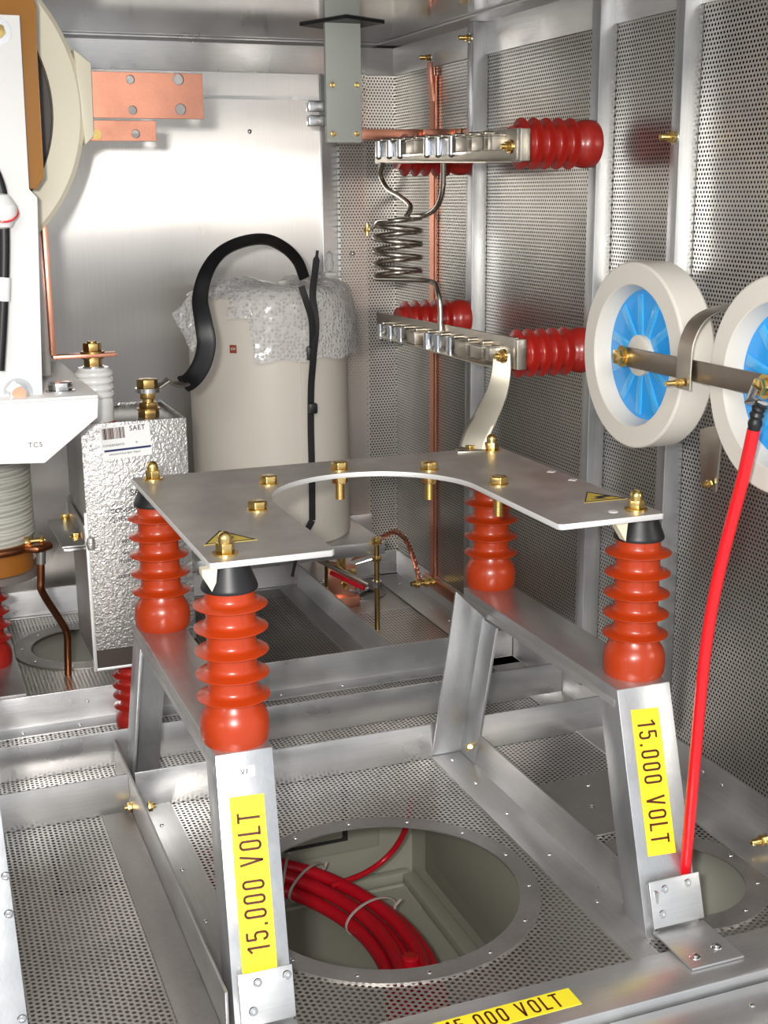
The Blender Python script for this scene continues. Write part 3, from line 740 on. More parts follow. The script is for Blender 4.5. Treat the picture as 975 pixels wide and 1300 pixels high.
# strap between the discs
ss = thing('earth_strap', 'curved nickel strap bolted to the bar between the blue discs', 'strap', (.73, 1.08, .57))
cs = spline([V((.738, 1.083, .557)), V((.738, 1.083, .580)), V((.740, 1.083, .605)), V((.752, 1.082, .626)), V((.775, 1.080, .636)), V((.80, 1.078, .636)), V((.82, 1.078, .615)), V((.832, 1.078, .56)), V((.85, 1.10, .50)), V((.86, 1.12, .46))], 8)
part('strap_band', MB().tube(cs, .0128, 12, r2=.0011, wdir=(0, 1, 0)), 'nickel', ss)
p = V((.735, 1.081, .564))
part('strap_bolt', MB().hexa(p, mX, .0085, .004).cyl(p-V((.004, 0, 0)), p-V((.019, 0, 0)), .0026, 12).hexa(p-V((.004, 0, 0)), mX, .0062, .005), 'brass', ss)
wbk = thing('wall_bracket', 'flat metal bracket hanging behind the right blue disc, brass screw below', 'bracket', (.87, 1.18, .42))
part('bracket_plate', MB().prism([at(888, 545, 'X', .868), at(916, 538, 'X', .868), at(915, 560, 'X', .868), at(908, 625, 'X', .868), at(889, 612, 'X', .868)], (.003, 0, 0), .0005), 'nickel', wbk)
part('bracket_arm', MB().obox((.893, 1.17, .515), (.048, 0, 0), (0, .03, 0), (0, 0, .004), .0005), 'nickel', wbk)
p = at(902, 614, 'X', .866); part('bracket_screw', MB().hexa(p, mX, .009, .005).cyl(p-V((.005, 0, 0)), p-V((.010, 0, 0)), .0026, 12), 'brass', wbk)
# red cable down from the right disc
rcb = thing('red_cable', 'bright red cable hanging from the right blue disc to the floor opening', 'cable', (.71, 1.0, -.1))
rp = [at(968, 512, 'X', .722), at(962, 522, 'X', .72), at(957, 545, 'X', .72), at(945, 600, 'X', .72), at(932, 650, 'X', .72), at(918, 705, 'X', .72), at(905, 765, 'X', .72), at(895, 830, 'X', .72), at(888, 900, 'X', .722), at(881, 980, 'X', .724), at(872, 1080, 'X', .728), at(865, 1160, 'X', .733), at(855, 1230, 'X', .74)]
sp2 = spline(rp, 8)
part('sheath', MB().tube(sp2[16:], .0060, 16), 'red_cable', rcb)
part('shrink_sleeve', MB().tube(spline(rp[:4], 10)[2:22], lambda i: .0060+.0007*math.sin(i*1.3), 16), 'black', rcb, 'black heat-shrink sleeve at the top')
part('cable_lug', MB().tube([W2+V((-.020, .0, 0)), W2+V((-.023, .004, -.012)), rp[0]], .0055, 10, r2=.0015, wdir=(0, 1, 0)), 'zinc', rcb)

# ------------------------------------------------------------------ small hardware on the right wall
def brass_knob(p, axis, label, s=1):
    t = thing('brass_bolt', label, 'bolt', p); p = V(p); a = V(axis)
    part('washer', MB().cyl(p, p+a*.0015, .009*s, 20), 'zinc', t)
    part('nut', MB().hexa(p+a*.0015, a, .0125*s, .007), 'brass', t)
    part('stud', MB().cyl(p+a*.0085, p+a*.019, .0042*s, 16).dome(p+a*.019, a, .0042*s, .002), 'brass', t)
brass_knob((.893, 1.353, .812), mX, 'brass bolt projecting from the right wall upright above the blue discs')
brass_knob((.893, 1.933, .985), mX, 'brass bolt near the ceiling on the far upright', .8)
brass_knob((.893, 1.545, 1.0), mX, 'brass bolt at the top edge on the middle upright', .7)
p = at(972, 1066, 'X', .893); brass_knob(p, mX, 'brass bolt on the upright at the right border', .9)
# vertical copper earth strip and its fittings
ce = thing('copper_strip', 'narrow copper earth strip running up the perforated right wall', 'strip', (.915, 2.135, .05))
part('flat_strip', MB().box(.9155, .9175, 2.130, 2.150, .045, .962), 'copper', ce)
part('stranded_edge', MB().tube([(.915, 2.122, .045+.02*i) for i in range(46)], .0030, 6), 'copper_braid', ce)
part('upper_fold', MB().obox((.909, 2.128, .935), (.003, 0, 0), (0, .020, 0), (0, .010, .065), .0005), 'copper', ce)
part('base_strip', MB().obox((.9135, 2.075, .034), (.003, 0, 0), (0, .19, 0), (0, 0, .021), .0005), 'copper', ce)
p = V((.893, 2.133, .978)); brass_knob((.910, 2.133, .975), mX, 'brass nuts clamping the top of the copper earth strip', .8)
t = thing('earth_bolt', 'brass bolt with nuts joining braid and copper strip near floor', 'bolt', (.89, 2.13, .05))
q = at(548, 740, 'X', .908); r_ = at(520, 741, 'X', .868)
dv = V((-1, 0, 0)); q = V((.914, 2.115, .042))
part('stud', MB().cyl(q, q+dv*.05, .0045, 14), 'brass_dark', t)
for k in (.004, .016, .034): part('nut', MB().hexa(q+dv*k, dv, .016, .008), 'brass', t)
br = thing('copper_braid', 'twisted copper braid hanging from the corner to the earth bolt', 'braid', (.88, 2.1, .05))
bp = spline([at(486, 681, 'Y', 2.24), at(500, 675, 'Y', 2.22), at(512, 681, 'Y', 2.18), at(521, 697, 'Y', 2.15), at(528, 718, 'Y', 2.13), at(533, 738, 'Y', 2.115)], 10)
for ph in (0, 2*PI/3, 4*PI/3):
    tw = [c+V((math.cos(i*.9+ph), .3*math.sin(i*.9+ph), math.sin(i*.9+ph)))*.0032 for i, c in enumerate(bp)]
    part('strand', MB().tube(tw, .0022, 6), 'copper_braid', br)

# ------------------------------------------------------------------ grey hanger and copper busbar
hg = thing('ceiling_hanger', 'grey painted flat hanger bar with four brass bolts below ceiling', 'hanger', (.711, 2.025, ZC))
hx0, hx1 = .680, .739
part('hanger_bar', MB().box(hx0, hx1, 2.012, 2.022, at(433, 181, 'Y', 2.012).z, ZC, .001), 'grey_paint', hg)
part('ceiling_pad', MB().prism([(.655, 2.065, ZC-.003), (.695, 1.955, ZC-.003), (.775, 2.00, ZC-.003), (.738, 2.115, ZC-.003)], (0, 0, .003)), 'black', hg)
part('back_bracket', MB().box(.684, .736, 2.023, 2.030, at(433, 181, 'Y', 2.012).z+.004, .93, .001), 'zinc', hg)
for k, (px, py) in enumerate(((421, 108), (452, 108), (422, 170), (452, 170))):
    p = at(px, py, 'Y', 2.012)
    wsh = part('washer', MB().cyl(p, p-V((0, .0012, 0)), .0082, 24), 'grey_paint', hg)
    part('bolt_head', MB().hexa(p-V((0, .0012, 0)), mY, .0078, .004), 'brass', wsh)
for dz in (0, -.022):
    p = at(398, 135, 'Y', 2.03)+V((0, 0, dz))
    part('side_nut', MB().obox(p+V((.004, 0, 0)), (.030, 0, 0), (0, .016, 0), (0, 0, .017), .003), 'zinc', hg)
bb = thing('copper_busbar', 'long copper busbar running from the grey hanger to right wall', 'busbar', (.82, 2.04, .84))
zb0 = at(500, 171, 'Y', 2.035).z
part('bar', MB().box(.739, .858, 2.030, 2.036, zb0-.0085, zb0+.0085, .0008), 'copper', bb)
part('end_tab', MB().box(.852, .905, 2.024, 2.030, zb0-.005, zb0+.009, .0008), 'copper', bb)
part('wall_lug', MB().box(.905, .918, 2.02, 2.034, zb0-.006, zb0+.010, .0008), 'copper', bb)
# top-left header line is the ceiling angle; small white knob beside the pilaster, no light source
sg = thing('small_knob', 'tiny translucent white knob on the wall behind the cylinder', 'knob', (.775, 2.30, .6))
p = at(418, 332, 'Y', 2.30)
part('knob_body', MB().lathe([(0, -.004), (.007, 0), (.0085, .012), (.006, .024), (.0075, .03), (0, .036)], p+V((0, 0, -.016)), Z, 20), 'bubble', sg)
part('knob_base', MB().box(p.x-.010, p.x+.010, 2.29, 2.322, p.z-.026, p.z-.02, .001), 'white', sg)

# ------------------------------------------------------------------ big capacitor cylinder
CX, CY, CR = .6165, 2.165, .138; CZ0, CZ1 = .160, at(265, 372, 'Y', 2.165).z
sh = thing('support_shelf', 'thin metal shelf on threaded rods under the beige cylinder', 'shelf', (.6, 2.15, .15))
part('shelf_plate', MB().box(.44, .775, 2.020, 2.318, CZ0-.004, CZ0-.0005, .0008), 'alum', sh)
part('shelf_lip', MB().box(.44, .775, 2.018, 2.021, CZ0-.024, CZ0-.0005, .0006), 'alum_x', sh)
RX, RY = .757, 2.012
for (x, y) in ((RX, RY), (.46, 2.03), (.46, 2.29), (.757, 2.29)):
    m = MB().cyl((x, y, .0), (x, y, CZ0+.010), .0046, 14)
    rod = part('threaded_rod', m, 'brass_dark', sh)
    part('top_nut', MB().hexa((x, y, CZ0), Z, .0170, .008).cyl((x, y, CZ0-.001), (x, y, CZ0), .011, 20), 'brass', rod)
    part('under_nut', MB().hexa((x, y, CZ0-.033), Z, .0150, .009), 'brass', rod)
cyl = thing('capacitor_cylinder', 'tall beige cylinder half wrapped in bubble film behind the plate', 'cylinder', (CX, CY, CZ0))
part('cylinder_body', MB().lathe([(0, 0), (CR-.003, 0), (CR, .003), (CR, CZ1-CZ0-.004), (CR-.004, CZ1-CZ0), (0, CZ1-CZ0)], (CX, CY, CZ0), Z, 96), 'cyl', cyl)
a = math.radians(-87)
def on_cyl(a, z, r=CR): return V((CX+r*math.cos(a), CY+r*math.sin(a), z))
def az_at(px):   # azimuth on the front of the cylinder that shows at this column
    best = None
    for k in range(-1800, 0):
        q = on_cyl(math.radians(k/10), .4)-CAM
        x = 487.5+F_PX*q.dot(RT)/q.dot(FWD)
        if q.dot(V((math.cos(math.radians(k/10)), math.sin(math.radians(k/10)), 0))) < 0 and (best is None or abs(x-px) < best[0]): best = (abs(x-px), math.radians(k/10))
    return best[1]
a = az_at(382); part('sheet_seam', MB().tube([on_cyl(a, CZ0+.004), on_cyl(a, CZ1-.006)], .0009, 6), 'cyl', cyl)
def wrapz(px, py):   # height on the cylinder front for a pixel
    a = az_at(px); q = on_cyl(a, 0); return a, at(px, py, 'Y', q.y).z
a, z = wrapz(299, 443); c = on_cyl(a, z, CR+.0006); tu = V((-math.sin(a), math.cos(a), 0)); nrm = V((math.cos(a), math.sin(a), 0))
lb = part('small_label', MB().obox(c, tu*.0125, nrm*.0008, (0, 0, .0135), .0003), 'dark_red_print' if 'dark_red_print' in M else 'ink_brown', cyl, 'small square reddish label')
lb.data.materials[0] = simple('reddish_label', (.30, .06, .03), 0, .4)
text('label_lettering', 'CM', .0055, c+nrm*.0008, tu, (0, 0, 1), 'sticker', lb)

# bubble wrap: draped sheets with thickness from real folds
def film(name, fn, nu, nv):
    bm = bmesh.new(); g = []
    for i in range(nu+1):
        g.append([bm.verts.new(fn(i/nu, j/nv)) for j in range(nv+1)])
    for i in range(nu):
        for j in range(nv): bm.faces.new((g[i][j], g[i+1][j], g[i+1][j+1], g[i][j+1]))
    mb = MB(); mb.bm.free(); mb.bm = bm; return mb
bw = thing('bubble_wrap', 'crumpled clear bubble wrap draped over top of the beige cylinder', 'bubble wrap', (CX, CY, CZ1))
aL, aR = az_at(299), math.radians(-10)
zlow = wrapz(400, 455)[1]; zlow_l = wrapz(322, 405)[1]
def f1(u, v):
    a = aL+(aR-aL+.9)*u
    k_ = min(1, max(0, (u-.075)*60)); zb_ = zlow_l*(1-k_)+zlow*k_+.003*math.sin(u*40)
    n = noise.noise(V((u*7, v*3, 1)))*.007+noise.noise(V((u*26, v*15, 5)))*.0012
    if v < .62:
        s_ = v/.62; z = zb_+(CZ1+.006-zb_)*s_
        r = CR+.006+.014*(1-s_)**2*(.4+.6*abs(math.sin(a*2)))+n+.006*math.sin(s_*PI)
    else:
        s_ = (v-.62)/.38; z = CZ1+.008+.018*math.sin(s_*PI*.9)+n*1.4; r = (CR+.006)*(1-s_*.75)+n
    return (CX+r*math.cos(a), min(CY+r*math.sin(a), YB-.012), z)
part('front_sheet', film('s', f1, 110, 60), 'bubble', bw, sharp=180)
aL2 = az_at(262)
def f2(u, v):
    a = math.radians(200)+(aL+.1-math.radians(200)+2*PI if aL+.1 < 0 else 0)*u
    n = noise.noise(V((u*8, v*4, 9)))*.008+noise.noise(V((u*25, v*12, 15)))*.0015
    s_ = v; z = CZ1-.010*(1-s_)+.020*math.sin(s_*PI)+n+.008; r = (CR+.012)*(1-s_*.8)+n
    return (CX+r*math.cos(a), min(CY+r*math.sin(a), YB-.012), z)
part('top_sheet', film('s', f2, 50, 26), 'bubble', bw, sharp=180)
A_, B_, C_, D_ = at(262, 346, 'Y', 2.10), at(218, 398, 'Y', 2.06), at(244, 448, 'Y', 2.06), at(263, 398, 'Y', 2.10)
def f3(u, v):
    p_ = (A_*(1-u)+B_*u)*(1-v)+(D_*(1-u)+C_*u)*v
    n = noise.noise(V((u*6, v*6, 3)))*.016+noise.noise(V((u*20, v*20, 4)))*.004
    return p_+V((n*.3, -abs(n)-.012*math.sin(u*PI), n*.3))
part('left_flap', film('s', f3, 30, 30), 'bubble', bw, sharp=180)
# black ties round the cylinder
ct = thing('cable_tie', 'long black cable tie hanging down the front of the beige cylinder', 'cable tie', (.62, 2.02, .3))
def front(px, py, off=.010):
    a, z = wrapz(px, py); return on_cyl(a, z, CR+off)
tp = [at(403, 318, 'Y', 2.03), at(400, 345, 'Y', 2.025), at(397, 375, 'Y', 2.015), front(394, 410, .024), front(392, 450, .020), front(392, 490, .010), front(392, 540, .006), front(392, 600, .006), front(391, 660, .006)]
part('tie_strap', MB().tube(spline(tp, 6), lambda i: .0026 if i < 3 else .0058, 8, r2=.0012, wdir=(1, 0, 0)), 'black', ct)
part('tie_tail', MB().tube(spline([front(379, 362, .026), front(383, 380, .028), front(389, 405, .026), front(391, 440, .020)], 6), .0055, 8, r2=.0012, wdir=(1, 0, .2)), 'black', ct)
for (px, py, h) in ((391, 447, .024), (392, 517, .018)):
    c = front(px, py, .014); part('tie_head', MB().obox(c, (.015, 0, 0), (0, .010, 0), (0, 0, h), .003), 'black', ct)
dp = [front(391, 660, .006), at(384, 685, 'Y', 2.02), at(377, 705, 'Y', 2.01), at(371, 732, 'Y', 2.005)]
part('tie_end', MB().tube(spline(dp, 6), lambda i: .0058 if i < 12 else .003, 8, r2=.0014, wdir=(1, 0, 0)), 'black', ct)

# ------------------------------------------------------------------ hammered silver box
BX0, BX1, BY0, BY1, BZ0, BZ1 = .2235, .3655, 1.700, 1.872, .112, .457
bxo = thing('capacitor_box', 'hammered silver metal box with a white barcode label on front', 'box', ((BX0+BX1)/2, (BY0+BY1)/2, BZ0))
part('box_front', MB().box(BX0, BX1, BY0, BY0+.004, BZ0+.028, BZ1, .0012), 'hammer', bxo)
part('box_shell', MB().box(BX0+.001, BX1-.001, BY0+.004, BY1, BZ0+.002, BZ1-.006, .001), 'side_dark', bxo)
part('bottom_band', MB().box(BX0+.003, BX1, BY0-.0002, BY0+.004, BZ0+.003, BZ0+.028), 'dark_band', bxo)
part('front_edge', MB().box(BX0-.003, BX0+.002, BY0-.0015, BY0+.004, BZ0, BZ0+.225, .001), 'edge', bxo)
part('bottom_edge', MB().box(BX0-.003, BX1, BY0-.0015, BY0+.004, BZ0-.001, BZ0+.003, .0008), 'edge', bxo)
for bx in ((BX0, BX1, BY0+.004, BY0+.007), (BX0, BX1, BY1-.003, BY1), (BX0, BX0+.003, BY0+.007, BY1-.003), (BX1-.003, BX1, BY0+.007, BY1-.003)):
    part('top_rim', MB().box(*bx, BZ1-.006, BZ1-.0006, .0008), 'hammer', bxo)
zE = at(102, 694, 'Y', BY0).z
ear = part('mounting_ear', MB().box(BX0-.034, BX0-.0005, BY0+.004, BY1-.01, zE-.002, zE+.001, .0006), 'side_dark', bxo)
part('ear_upstand', MB().box(BX0-.004, BX0-.001, BY0+.002, BY1-.01, zE+.001, zE+.028, .0006), 'side_dark', bxo)
part('lower_ear', MB().box(BX0-.032, BX0-.0005, BY0+.004, BY1-.01, zE-.006, zE-.003, .0006), 'zinc', bxo)
part('weld_blob', MB().lathe([(0, -.010), (.005, -.008), (.0065, 0), (.005, .008), (0, .011)], (BX0+.0035, BY0-.001, zE+.003), Z, 16), 'hammer', bxo)
for (px, py) in ((83, 658), (96, 682)):
    q = at(px, py, 'Z', zE+.001)
    part('ear_bolt', MB().cyl(q, q+V((0, 0, .0015)), .0085, 20).hexa(q+V((0, 0, .0015)), Z, .0115, .005), 'brass', ear)
    part('ear_nut', MB().hexa(q-V((0, 0, .013)), Z, .009, .006).cyl(q-V((0, 0, .018)), q-V((0, 0, .012)), .003, 10), 'brass', ear)
# label
lc = at(160, 560, 'Y', BY0-.0005); lu = V((1, 0, .0)); lw = V((0, 0, 1))
def lab_pt(px, py): return at(px, py, 'Y', BY0-.0005)
lt = V((1, 0, .045)).normalized(); lw = V((-.045, 0, 1)).normalized()
lbl = part('barcode_label', MB().obox(lc, lt*.0665, (0, .0008, 0), lw*.0445), 'sticker', bxo, 'white printed barcode label reading SAET')
for i in range(22):
    wd = random.choice((.0005, .0008, .0013)); x = -.030+i*.00135
    part('barcode_bar', MB().obox(lc+lt*x+lw*.0125+V((0, -.0006, 0)), lt*wd, (0, .0004, 0), lw*.0150), 'ink_brown' if i % 3 else 'grey_seal', lbl)
part('navy_stripe', MB().obox(lc+lt*.0012-lw*.0105+V((0, -.0006, 0)), lt*.0625, (0, .0004, 0), lw*.0028), 'navy', lbl)
text('label_lettering', 'SAET', .0095, lc+lt*.0165+lw*.0165+V((0, -.0006, 0)), lt, lw, 'ink', lbl, sx=.9, spacing=1.15, bold=.0001)
text('label_lettering', 'CONDENSATO', .0042, lc-lt*.017-lw*.0035+V((0, -.0006, 0)), lt, lw, 'ink', lbl)
text('label_lettering', 'R', .0042, lc+lt*.014-lw*.0030+V((0, -.0006, 0)), lt, lw, 'ink', lbl)
text('label_lettering', 'INNOVATIVE & HEAT TREAT', .0033, lc-lt*.003-lw*.0160+V((0, -.0006, 0)), lt, lw, 'ink', lbl)
for (s_, px, py, sz) in (("SAET", 165, 626, .0125), ("CONDENSATORE", 140, 650, .0088), ("QUESTO BOX", 140, 661, .0088), ("1", 154, 674, .007), ("400", 154, 688, .007), ("OIL", 156, 702, .006), ("TESTED", 153, 714, .006), ("CODE 21", 150, 733, .006)):
    text('stencil_lettering', s_, sz, lab_pt(px, py)+V((0, .0001, 0)), lt, lw, 'ink', bxo, align='LEFT', thick=.0006)
# ceramic bushing with copper bar, brass terminal stack
q = V((.2510, 1.738, BZ1-.006))
bu = thing('ceramic_bushing', 'white ribbed ceramic bushing on the silver box, red base ring', 'bushing', q)
pr_ = [(0, .0), (.0235, .0), (.0235, .030)]
for k in range(4):
    h = .034+.0095*k; pr_ += [(.0225, h-.002), (.0250, h), (.0258, h+.003), (.0245, h+.0055), (.0215, h+.0070)]
pr_ += [(.020, .073), (0, .074)]
part('ceramic_body', MB().lathe(pr_, q+V((0, 0, .003)), Z, 48), 'ceramic', bu, sharp=50)
part('base_ring', MB().cyl(q, q+V((0, 0, .004)), .0250, 40), 'red_dark', bu)
part('steel_nut', MB().cyl(q+V((0, 0, .075)), q+V((0, 0, .078)), .014, 24).hexa(q+V((0, 0, .078)), Z, .019, .009).cyl(q+V((0, 0, .086)), q+V((0, 0, .094)), .006, 16), 'zinc', bu)
zc_ = at(118, 451, 'Y', 1.738).z
part('lower_brass_nut', MB().hexa((q.x, q.y, zc_-.016), Z, .0215, .0135).cyl((q.x, q.y, zc_-.004), (q.x, q.y, zc_-.002), .015, 24), 'brass_dark', bu)
part('upper_brass_nut', MB().cyl((q.x, q.y, zc_+.003), (q.x, q.y, zc_+.0055), .016, 24).hexa((q.x, q.y, zc_+.0055), Z, .0215, .011).cyl((q.x, q.y, zc_+.0165), (q.x, q.y, zc_+.019), .0065, 16), 'brass_dark', bu)
cb = thing('copper_bar', 'L-shaped bare copper bar coming down to the ceramic bushing', 'busbar', (.21, 1.738, zc_))
part('level_bar', MB().box(at(66, 452, 'Y', 1.738).x, at(147, 452, 'Y', 1.738).x, 1.726, 1.750, zc_-.002, zc_+.003, .0006), 'copper', cb)
x_ = at(66, 440, 'Y', 1.738).x
part('upright_bar', MB().prism([(x_-.003, 1.726, zc_+.003), (x_-.003, 1.79, zc_+.003), (x_-.003, 1.79, zc_+.195), (x_-.003, 1.726, zc_+.195)], (.0065, 0, 0), .0006), 'copper', cb)
part('backing_plate', MB().box(x_-.016, x_-.0035, 1.735, 1.82, zc_-.024, zc_+.205, .0006), 'alum_dull', cb)
q = V((.3260, 1.760, BZ1-.006))
ts = thing('brass_terminal', 'stack of brass nuts on the silver box holding the black strap', 'terminal', q)
part('base_nut', MB().hexa(q, Z, .026, .011), 'brass_dark', ts)
part('second_nut', MB().cyl(q+V((0, 0, .011)), q+V((0, 0, .013)), .0165, 24).hexa(q+V((0, 0, .013)), Z, .024, .008, rot=.2), 'brass_dark', ts)
part('neck', MB().cyl(q+V((0, 0, .021)), q+V((0, 0, .026)), .008, 16), 'brass', ts)
part('third_nut', MB().hexa(q+V((0, 0, .026)), Z, .021, .009, rot=.3), 'brass', ts)
part('terminal_washer', MB().cyl(q+V((0, 0, .035)), q+V((0, 0, .041)), .0175, 28), 'zinc', ts)
part('top_nut', MB().hexa(q+V((0, 0, .041)), Z, .026, .012), 'brass_dark', ts)
bs = thing('black_strap', 'thick black sleeved strap arching from brass terminal over the cylinder', 'cable', (.35, 1.77, .5))
bz = q.z+.040
pts_ = [(212, 483, 1.765), (228, 488, 1.775), (243, 482, 1.79), (256, 462, 1.80), (262, 436, 1.81), (258, 408, 1.82), (254, 378, 1.84), (262, 346, 1.86), (280, 321, 1.89), (308, 307, 1.93), (338, 304, 1.98), (362, 315, 2.02), (378, 332, 2.05), (386, 352, 2.08)]
sp3 = spline([at(a_, b_, 'Y', c_) for a_, b_, c_ in pts_], 6)
nn3 = len(sp3)
def swd(i):
    T_ = sp3[min(i+1, nn3-1)]-sp3[max(0, i-1)]; f = i/nn3
    side = T_.cross(FWD).normalized(); dep = FWD-T_.normalized()*FWD.dot(T_.normalized())
    k = min(1, .35+f*3) if f < .6 else 1-(f-.6)*.6
    return side*k+dep*(1-k)*1.0
part('strap_sleeve', MB().tube(sp3[8:], lambda i: .0138-.0045*min(1, max(0, (i-18)/22)), 14, r2=.0034, wdir=lambda i: swd(i+8)), 'black_strap', bs)
part('bare_lug', MB().tube([q+V((.010, 0, .038))]+sp3[:10], .0085, 12, r2=.0022, wdir=lambda i: (.1, .95, .2)), 'nickel', bs)
# short red insulators under the box
ip = V((.2720, 1.757, 0))
for (x, y, lab) in ((.300, 1.750, 'red ribbed insulator under the front of the silver box'), ):
    o = make_post('post_insulator', lab, 'red_dark', False); o.location = (x-.018, y, .0032); o.scale = (.86, .86, .69)

# ------------------------------------------------------------------ transformer at the left
yc = 1.60
zt = at(127, 505, 'Y', 1.58).z
brk = thing('white_bracket', 'white painted bracket with chamfered front flange marked TC5', 'bracket', (.15, 1.7, zt-.08))
fl = [at(*p_, 'Y', 1.58) for p_ in ((125, 506), (124, 530), (57, 588), (-90, 592), (-90, 500))]
fl = [V((v_.x, 1.58, v_.z)) for v_ in fl]; fl[0].z = zt; fl[-1].z = zt
part('front_flange', MB().prism(fl, (0, .004, 0), .001), 'white', brk)
part('top_plate', MB().box(-.04, fl[0].x, 1.58, 2.06, zt, zt+.004, .0015), 'white', brk)
text('stencil_lettering', 'TC5', .0085, at(45, 565, 'Y', 1.5795), (1, 0, 0), (0, 0, 1), 'grey_seal', brk, spacing=1.2)
part('rear_block', MB().box(.10, at(68, 440, 'Y', 1.95).x, 1.93, 2.0, zt+.004, zt+.03, .002), 'white', brk)
hb = thing('steel_bolt', 'large steel hex bolt lying on top of the white bracket', 'bolt', at(77, 495, 'Z', zt+.004))
p_ = at(77, 497, 'Z', zt+.004); part('washer', MB().cyl(p_, p_+V((0, 0, .002)), .018, 28), 'zinc', hb); part('head', MB().hexa(p_+V((0, 0, .002)), Z, .026, .010), 'zinc', hb)
po = thing('white_post', 'tall white panel rising from the white bracket at the left', 'panel', (.1, 1.62, zt))
e0, e1, e2 = at(54, 500, 'Y', 1.61).x, at(44, 262, 'Y', 1.61).x, at(37, 237, 'Y', 1.61)
ztop_ = at(20, 19, 'Y', 1.61).z
xt = at(25, 19, 'Y', 1.61).x; zmid = at(37, 240, 'Y', 1.61).z
part('post_panel', MB().prism([(-.05, 1.61, zt+.004), (e0, 1.61, zt+.004), (e1+.004, 1.61, zmid-.01), (e2.x, 1.61, zmid), (xt, 1.61, ztop_), (-.05, 1.61, ztop_)], (0, .012, 0), .001), 'white', po)
nb_ = at(23, 498, 'Y', 1.610)
nt = thing('flange_nut', 'flange nut with copper stud low on the white panel', 'nut', nb_)
part('nut_body', MB().cyl(nb_, nb_+V((0, -.002, 0)), .0175, 28).hexa(nb_+V((0, -.002, 0)), mY, .0235, .008), 'zinc', nt)
part('stud_end', MB().cyl(nb_+V((0, -.004, 0)), nb_+V((0, -.014, 0)), .0082, 20), 'copper', nt)
nb2 = at(-3, 40, 'Y', 1.610)
nt = thing('ring_washer', 'round washer and nut near the top of the white panel', 'nut', nb2)
part('washer', MB().cyl(nb2, nb2+V((0, -.002, 0)), .0150, 28), 'zinc', nt); part('nut_body', MB().hexa(nb2+V((0, -.002, 0)), mY, .0145, .007), 'brass', nt)
# brown laminate sheet
bpn = [at(*p_, 'Y', 1.628) for p_ in ((-60, -40), (30, -40), (46, 8), (47, 60), (56, 225), (46, 240), (36, 240), (-60, 240))]
lam = part('laminate_sheet', MB().prism([V((v_.x, 1.628, v_.z)) for v_ in bpn], (0, .008, 0), .001), 'phenolic')
tag(lam, 'glossy brown laminate sheet edge between white panel and cream bobbin', 'sheet')
# cream bobbin; dark plug painted for the shade in its bore
cc_ = at(-115, 135, 'Y', 1.72); RB = at(107, 130, 'Y', 1.72).x-cc_.x; RI = at(67, 130, 'Y', 1.72).x-cc_.x
cbn = thing('cream_bobbin', 'large cream resin ring winding behind the brown laminate', 'bobbin', (cc_.x, 1.75, cc_.z-RB))
part('resin_ring', MB().lathe([(RI, 0), (RB-.006, 0), (RB, .006), (RB, .07), (RB-.006, .076), (RI, .076)], (cc_.x, 1.72, cc_.z), pY, 96, closed=True), 'cream_coil', cbn)
part('bore_shade', MB().cyl((cc_.x, 1.735, cc_.z), (cc_.x, 1.79, cc_.z), RI-.001, 64), 'dark_band', cbn)
a_, b_ = at(103, 62, 'Y', 1.725), at(120, 185, 'Y', 1.725)
part('lead_boss', MB().prism([(a_.x-.01, 1.722, a_.z), (at(116, 80, 'Y', 1.722).x, 1.722, at(116, 80, 'Y', 1.722).z), (b_.x, 1.722, b_.z+.012), (b_.x-.012, 1.722, b_.z)], (0, .05, 0), .002), 'cream_coil', cbn)
for nm, (x0p, y0p, x1p, y1p), holes, lab in (('a', (119, 91, 258, 151), ((165, 101), (226, 101), (168, 140), (229, 139)), 'wide bare copper terminal plate with four holes at upper left'),
                                        ('b', (107, 153, 198, 179), ((172, 170),), 'short copper terminal plate with one hole below the wide one')):
    yy = 1.735 if nm == 'a' else 1.742
    A = at(x0p, y0p, 'Y', yy); B = at(x1p, y1p, 'Y', yy)
    hs = [circ(at(px, py, 'Y', yy).x, at(px, py, 'Y', yy).z, (.0074 if px > 200 else .0058), 24) for px, py in holes]
    o = sheet('copper_terminal', rect(A.x-.02, B.x, B.z, A.z), hs, .006, 'copper', None, (0, yy, 0), (1, 0, 0), (0, 0, 1), bev=.0004)
    tag(o, lab, 'terminal')
q_ = at(122, 171, 'Y', 1.738)
t = thing('brass_screw', 'brass screw where the lower copper terminal leaves the cream bobbin', 'screw', q_)
part('head', MB().cyl(q_, q_-V((0, .006, 0)), .0065, 20).cyl(q_-V((0, .006, 0)), q_-V((0, .010, 0)), .0038, 16), 'brass', t)
# black and white cable at the very left
lcb = thing('sleeved_cable', 'cable with black sleeve and white band down left border', 'cable', (.1, 1.58, .6))
lp = [at(-8, 215, 'Y', 1.585), at(2, 245, 'Y', 1.585), at(5, 290, 'Y', 1.585), at(5, 340, 'Y', 1.585), at(3, 400, 'Y', 1.585), at(-1, 470, 'Y', 1.585)]
part('black_sleeve', MB().tube(spline(lp, 8), .0065, 14), 'black', lcb)
part('white_band', MB().tube([at(5, 352, 'Y', 1.585), at(4, 382, 'Y', 1.585)], .0078, 14), 'white', lcb, 'white marker band')
c_ = at(2, 268, 'Y', 1.583)
part('wrapped_joint', MB().lathe([(0, -.022), (.010, -.018), (.018, -.004), (.018, .006), (.010, .018), (0, .022)], c_, Z, 24), 'white', lcb, 'bulging white wrapped joint')
part('joint_ring', MB().tube([c_+V((.0183*math.cos(a), .0183*math.sin(a), .012*math.sin(a))) for a in np.linspace(0, 2*PI, 24)[:-1]], .0012, 6, closed=True), 'red_cable', lcb)
